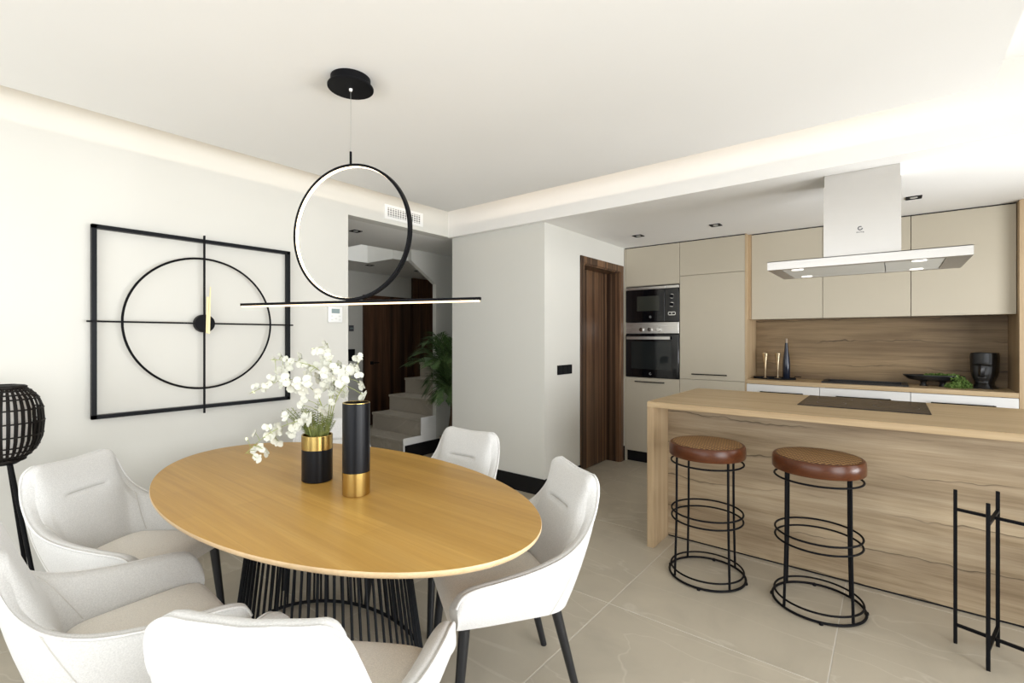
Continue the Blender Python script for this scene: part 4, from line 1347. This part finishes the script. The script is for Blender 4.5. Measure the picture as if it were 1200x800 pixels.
for (xx, yy) in ((-0.46, 3.45), (-0.46, 3.87), (0.12, 3.45), (0.12, 3.87)):
    MB().lathe([(0.032, HZ0 - 0.0015), (0.032, HZ0 + 0.002)], 24, c=(xx, yy)).build('lamp_lens', M_hoodled, ho)
MB().box(-0.330, 0.044, 3.527, 3.80, HZ1 - 0.002, 2.305).box(-0.326, 0.040, 3.531, 3.796, 2.305, KZ - 0.001).build('chimney', M_steelh, ho, smooth=0)
ringmark(ho, 'emblem', -0.146, 3.5258, 2.030, 0.013, 0.006, M_emblem, True)
MB().box(-0.164, -0.158, 3.5262, 3.5272, 2.004, 2.010).box(-0.155, -0.150, 3.5262, 3.5272, 2.004, 2.009).box(-0.147, -0.144, 3.5262, 3.5272, 2.004, 2.011).box(-0.141, -0.136, 3.5262, 3.5272, 2.004, 2.009).box(-0.133, -0.128, 3.5262, 3.5272, 2.002, 2.009).build('emblem_lettering', M_emblem, ho, smooth=0)

# ------------------------------------------------------------------ bar stools
def stool(x, y, rz, label, posts):
    t = thing('bar_stool', label, 'stool', (x, y, 0), rz, 'round bar stools at the island')
    R = 0.207
    MB().lathe([(R - 0.03, 0.694), (R - 0.004, 0.696), (R, 0.702), (R + 0.001, 0.735), (R - 0.001, 0.757), (R - 0.006, 0.766), (R - 0.014, 0.769), (R - 0.020, 0.768)], 64, capt=False).build('seat_rim', M_stoolwood, t, world=False)
    MB().lathe([(R - 0.021, 0.764), (R - 0.021, 0.769), (R - 0.06, 0.7715), (0.08, 0.773), (0.001, 0.7735)], 64).build('cane_top', M_cane, t, world=False)
    for (r, z, nm) in ((0.196, 0.658, 'ring'), (0.193, 0.375, 'foot_ring'), (0.193, 0.333, 'foot_ring'), (0.196, 0.046, 'base_ring'), (0.205, 0.010, 'base_ring')):
        MB().tube(ring_pts(r, z, 72), 0.0052 if z > 0.02 else 0.0065, 8, closed=True).build(nm, M_black, t, world=False)
    for k in range(4):
        a = math.radians(posts[k]) - rz
        MB().tube([(0.185 * math.cos(a), 0.185 * math.sin(a), 0.70), (0.187 * math.cos(a), 0.187 * math.sin(a), 0.35), (0.197 * math.cos(a), 0.197 * math.sin(a), 0.012)], 0.0066, 10).build('leg', M_black, t, world=False)
    for k in range(4):
        a = math.radians(90 * k + 3)
        MB().lathe([(0.009, 0.0), (0.010, 0.006), (0.008, 0.014)], 10, c=(0.207 * math.cos(a), 0.207 * math.sin(a))).build('glide', M_black, t, world=False)
    return t


stool(-0.842, 2.885, 0.03, 'bar stool with woven cane top nearer the oak end panel of the island', (54, 140, 227, 322))
stool(-0.300, 2.925, 0.12, 'bar stool with woven cane top between the other stool and the black plant stand', (48, 143, 229, 323))

# ------------------------------------------------------------------ plant stand at the right
ps = thing('plant_stand', 'empty black metal plant stand with crossed bars before the island front', 'stand', (0.342, 2.90, 0))
LG = [(.226, 2.937, .694), (.314, 2.779, .694), (.372, 3.021, .691), (.459, 2.863, .692)]
for x, y, zt in LG:
    MB().box(x - 0.0065, x + 0.0065, y - 0.0065, y + 0.0065, 0, 0.692, 0.001).build('leg', M_black, ps, smooth=0)
for z in (0.605, 0.085):
    MB().bar((LG[0][0], LG[0][1], z), (LG[3][0], LG[3][1], z), 0.012, 0.012).build('cross_bar', M_black, ps, smooth=0)
    MB().bar((LG[1][0], LG[1][1], z), (LG[2][0], LG[2][1], z), 0.0118, 0.012).build('cross_bar', M_black, ps, smooth=0)

# ------------------------------------------------------------------ rattan floor lamp at the left
lp = thing('floor_lamp', 'black rattan floor lamp with barrel shade and tripod legs by the wall clock', 'lamp', (-3.13, 0.27, 0))
SZ0, SZ1, SR = 0.828, 1.155, 0.132


def srad(t):
    P_ = [(0, .50), (.06, .66), (.14, .82), (.28, .95), (.5, 1.0), (.72, .96), (.86, .84), (.94, .68), (1, .52)]
    for a, b in zip(P_, P_[1:]):
        if a[0] <= t <= b[0]: return SR * (a[1] + (b[1] - a[1]) * (t - a[0]) / (b[0] - a[0]))
    return SR * .5


base_r = [(srad(t / 14), SZ0 + (SZ1 - SZ0) * t / 14) for t in range(15)]
sh_ = None
NS = 34
for k in range(NS):
    a = 2 * PI * k / NS
    if sh_ is None:
        vs, fs = [], []
        for r, z in base_r:
            wv = 0.0015 + 0.0052 * r / SR
            vs += [(r, -wv, z), (r, wv, z), (r - 0.003, wv, z), (r - 0.003, -wv, z)]
        for i in range(14):
            q = i * 4
            for j in range(4):
                j2 = (j + 1) % 4
                fs.append((q + j, q + j2, q + 4 + j2, q + 4 + j))
        sh_ = MB().add(vs, fs).build('slat', M_rattan, lp, world=False)
        o = sh_
    else:
        o = bpy.data.objects.new('slat', sh_.data)
        C.objects.link(o)
        o.parent = lp
    o.rotation_euler = (0, 0, a)
for t in (0.0, 0.06, 0.12, 0.19, 0.34, 0.52, 0.70, 0.84, 0.90, 0.95, 1.0):
    MB().tube(ring_pts(srad(t) - 0.002 + 0.001, SZ0 + (SZ1 - SZ0) * t, 48), 0.0035 if t not in (0.0, 1.0) else 0.007, 6, closed=True).build('hoop', M_rattan, lp, world=False)
rr_ = srad(1.0)
MB().lathe([(rr_ * 0.95, SZ1 - 0.002), (rr_ * 0.95, SZ1 + 0.008), (rr_ * 0.55, SZ1 + 0.012), (rr_ * 0.5, SZ1 + 0.002)], 40).build('top_cap', M_black, lp, world=False)
MB().lathe([(rr_ * 0.6, SZ0 - 0.020), (rr_ * 0.85, SZ0 - 0.008), (rr_ * 0.9, SZ0 + 0.004)], 40).build('bottom_plate', M_black, lp, world=False)
MB().lathe([(0.078, SZ0 + 0.02), (0.088, SZ0 + 0.05), (0.088, SZ1 - 0.05), (0.080, SZ1 - 0.02)], 32).build('diffuser', M_diff, lp, world=False)
for k in range(3):
    a = math.radians(30 + 120 * k)
    MB().tube([(0.03 * math.cos(a), 0.03 * math.sin(a), SZ0 - 0.012), (0.23 * math.cos(a), 0.23 * math.sin(a), 0.0)], 0.0085, 10).build('leg', M_black, lp, world=False)

# ------------------------------------------------------------------ potted palm in the hall
pp = thing('potted_palm', 'green feather palm in a clay pot beside the stairs, half behind the pillar', 'plant', (-4.03, 3.93, 0))
MB().lathe([(0.085, 0.0), (0.09, 0.005), (0.125, 0.20), (0.130, 0.225), (0.118, 0.225), (0.112, 0.19)], 32).build('pot', M_terra, pp, world=False)
MB().lathe([(0.112, 0.195), (0.02, 0.205)], 24).build('soil', M_bark, pp, world=False)
MB().tube([(0.0, 0, 0.19), (0.01, 0, 0.35), (0.02, 0.01, 0.48), (0.02, 0.01, 0.62)], [0.035, 0.03, 0.026, 0.018], 10).build('trunk', M_bark, pp, world=False)
rnd = random.Random(5)
PF = [(198, 0.62, 0.86, 0.05), (172, 0.40, 1.05, 0.15), (225, 0.45, 0.98, 0.1), (150, 0.5, 0.8, -0.1), (250, 0.34, 1.1, 0.2), (280, 0.4, 0.9, 0.05), (320, 0.45, 0.95, 0.1), (20, 0.5, 0.9, 0.1), (60, 0.5, 0.95, 0.1),
      (100, 0.4, 1.05, 0.2), (210, 0.30, 0.75, -0.25), (240, 0.30, 0.65, -0.3), (185, 0.25, 1.1, 0.25), (265, 0.28, 1.15, 0.3), (120, 0.3, 1.1, 0.2), (300, 0.30, 0.6, -0.35), (190, 0.22, 0.55, -0.3)]
for (ad, reach, ht, tipup) in PF:
    a = math.radians(ad)
    dv = Vector((math.cos(a), math.sin(a), 0))
    b0 = Vector((0.02, 0.01, 0.58))
    P_ = [b0, b0 + dv * reach * 0.25 + Vector((0, 0, (ht - 0.3) * 0.55)), b0 + dv * reach * 0.62 + Vector((0, 0, (ht - 0.3) * 0.9)), b0 + dv * reach + Vector((0, 0, (ht - 0.3) * 0.9 + tipup * 0.3 - 0.06))]
    pts = catmull(P_, 9)
    mb = MB().tube(pts, [0.006 * (1 - 0.75 * i / len(pts)) for i in range(len(pts))], 5)
    side = dv.cross(Vector((0, 0, 1)))
    for i in range(6, len(pts)):
        tg = (pts[min(i + 1, len(pts) - 1)] - pts[i - 1]).normalized()
        up = side.cross(tg)
        fl_ = i / (len(pts) - 1)
        for hh in (0.0, 0.34, 0.67):
            p = pts[i].lerp(pts[i - 1], hh)
            ll = 0.29 * math.sin(PI * (0.18 + 0.72 * fl_)) * rnd.uniform(0.9, 1.1)
            for s_ in (-1, 1):
                d = (side * s_ * 0.75 + tg * 0.75 + up * 0.18).normalized()
                e1 = p + d * ll * 0.5
                e2 = p + d * ll + Vector((0, 0, -ll * 0.28))
                wv = tg.cross(d).cross(d).normalized() * 0.0045
                mb.add([p, e1 + wv, e2, e1 - wv], [(0, 1, 2, 3)])
    for q_, v in enumerate(mb.v):                     # the leaves bend along the walls of their corner
        x, y = v[0] - 4.03, v[1] + 3.93
        x = min(x, XL - 0.02)
        if y > 3.90: x = max(x, -4.28)
        mb.v[q_] = (x + 4.03, v[1], v[2])
    mb.build('frond', M_palm, pp, world=False, smooth=0)
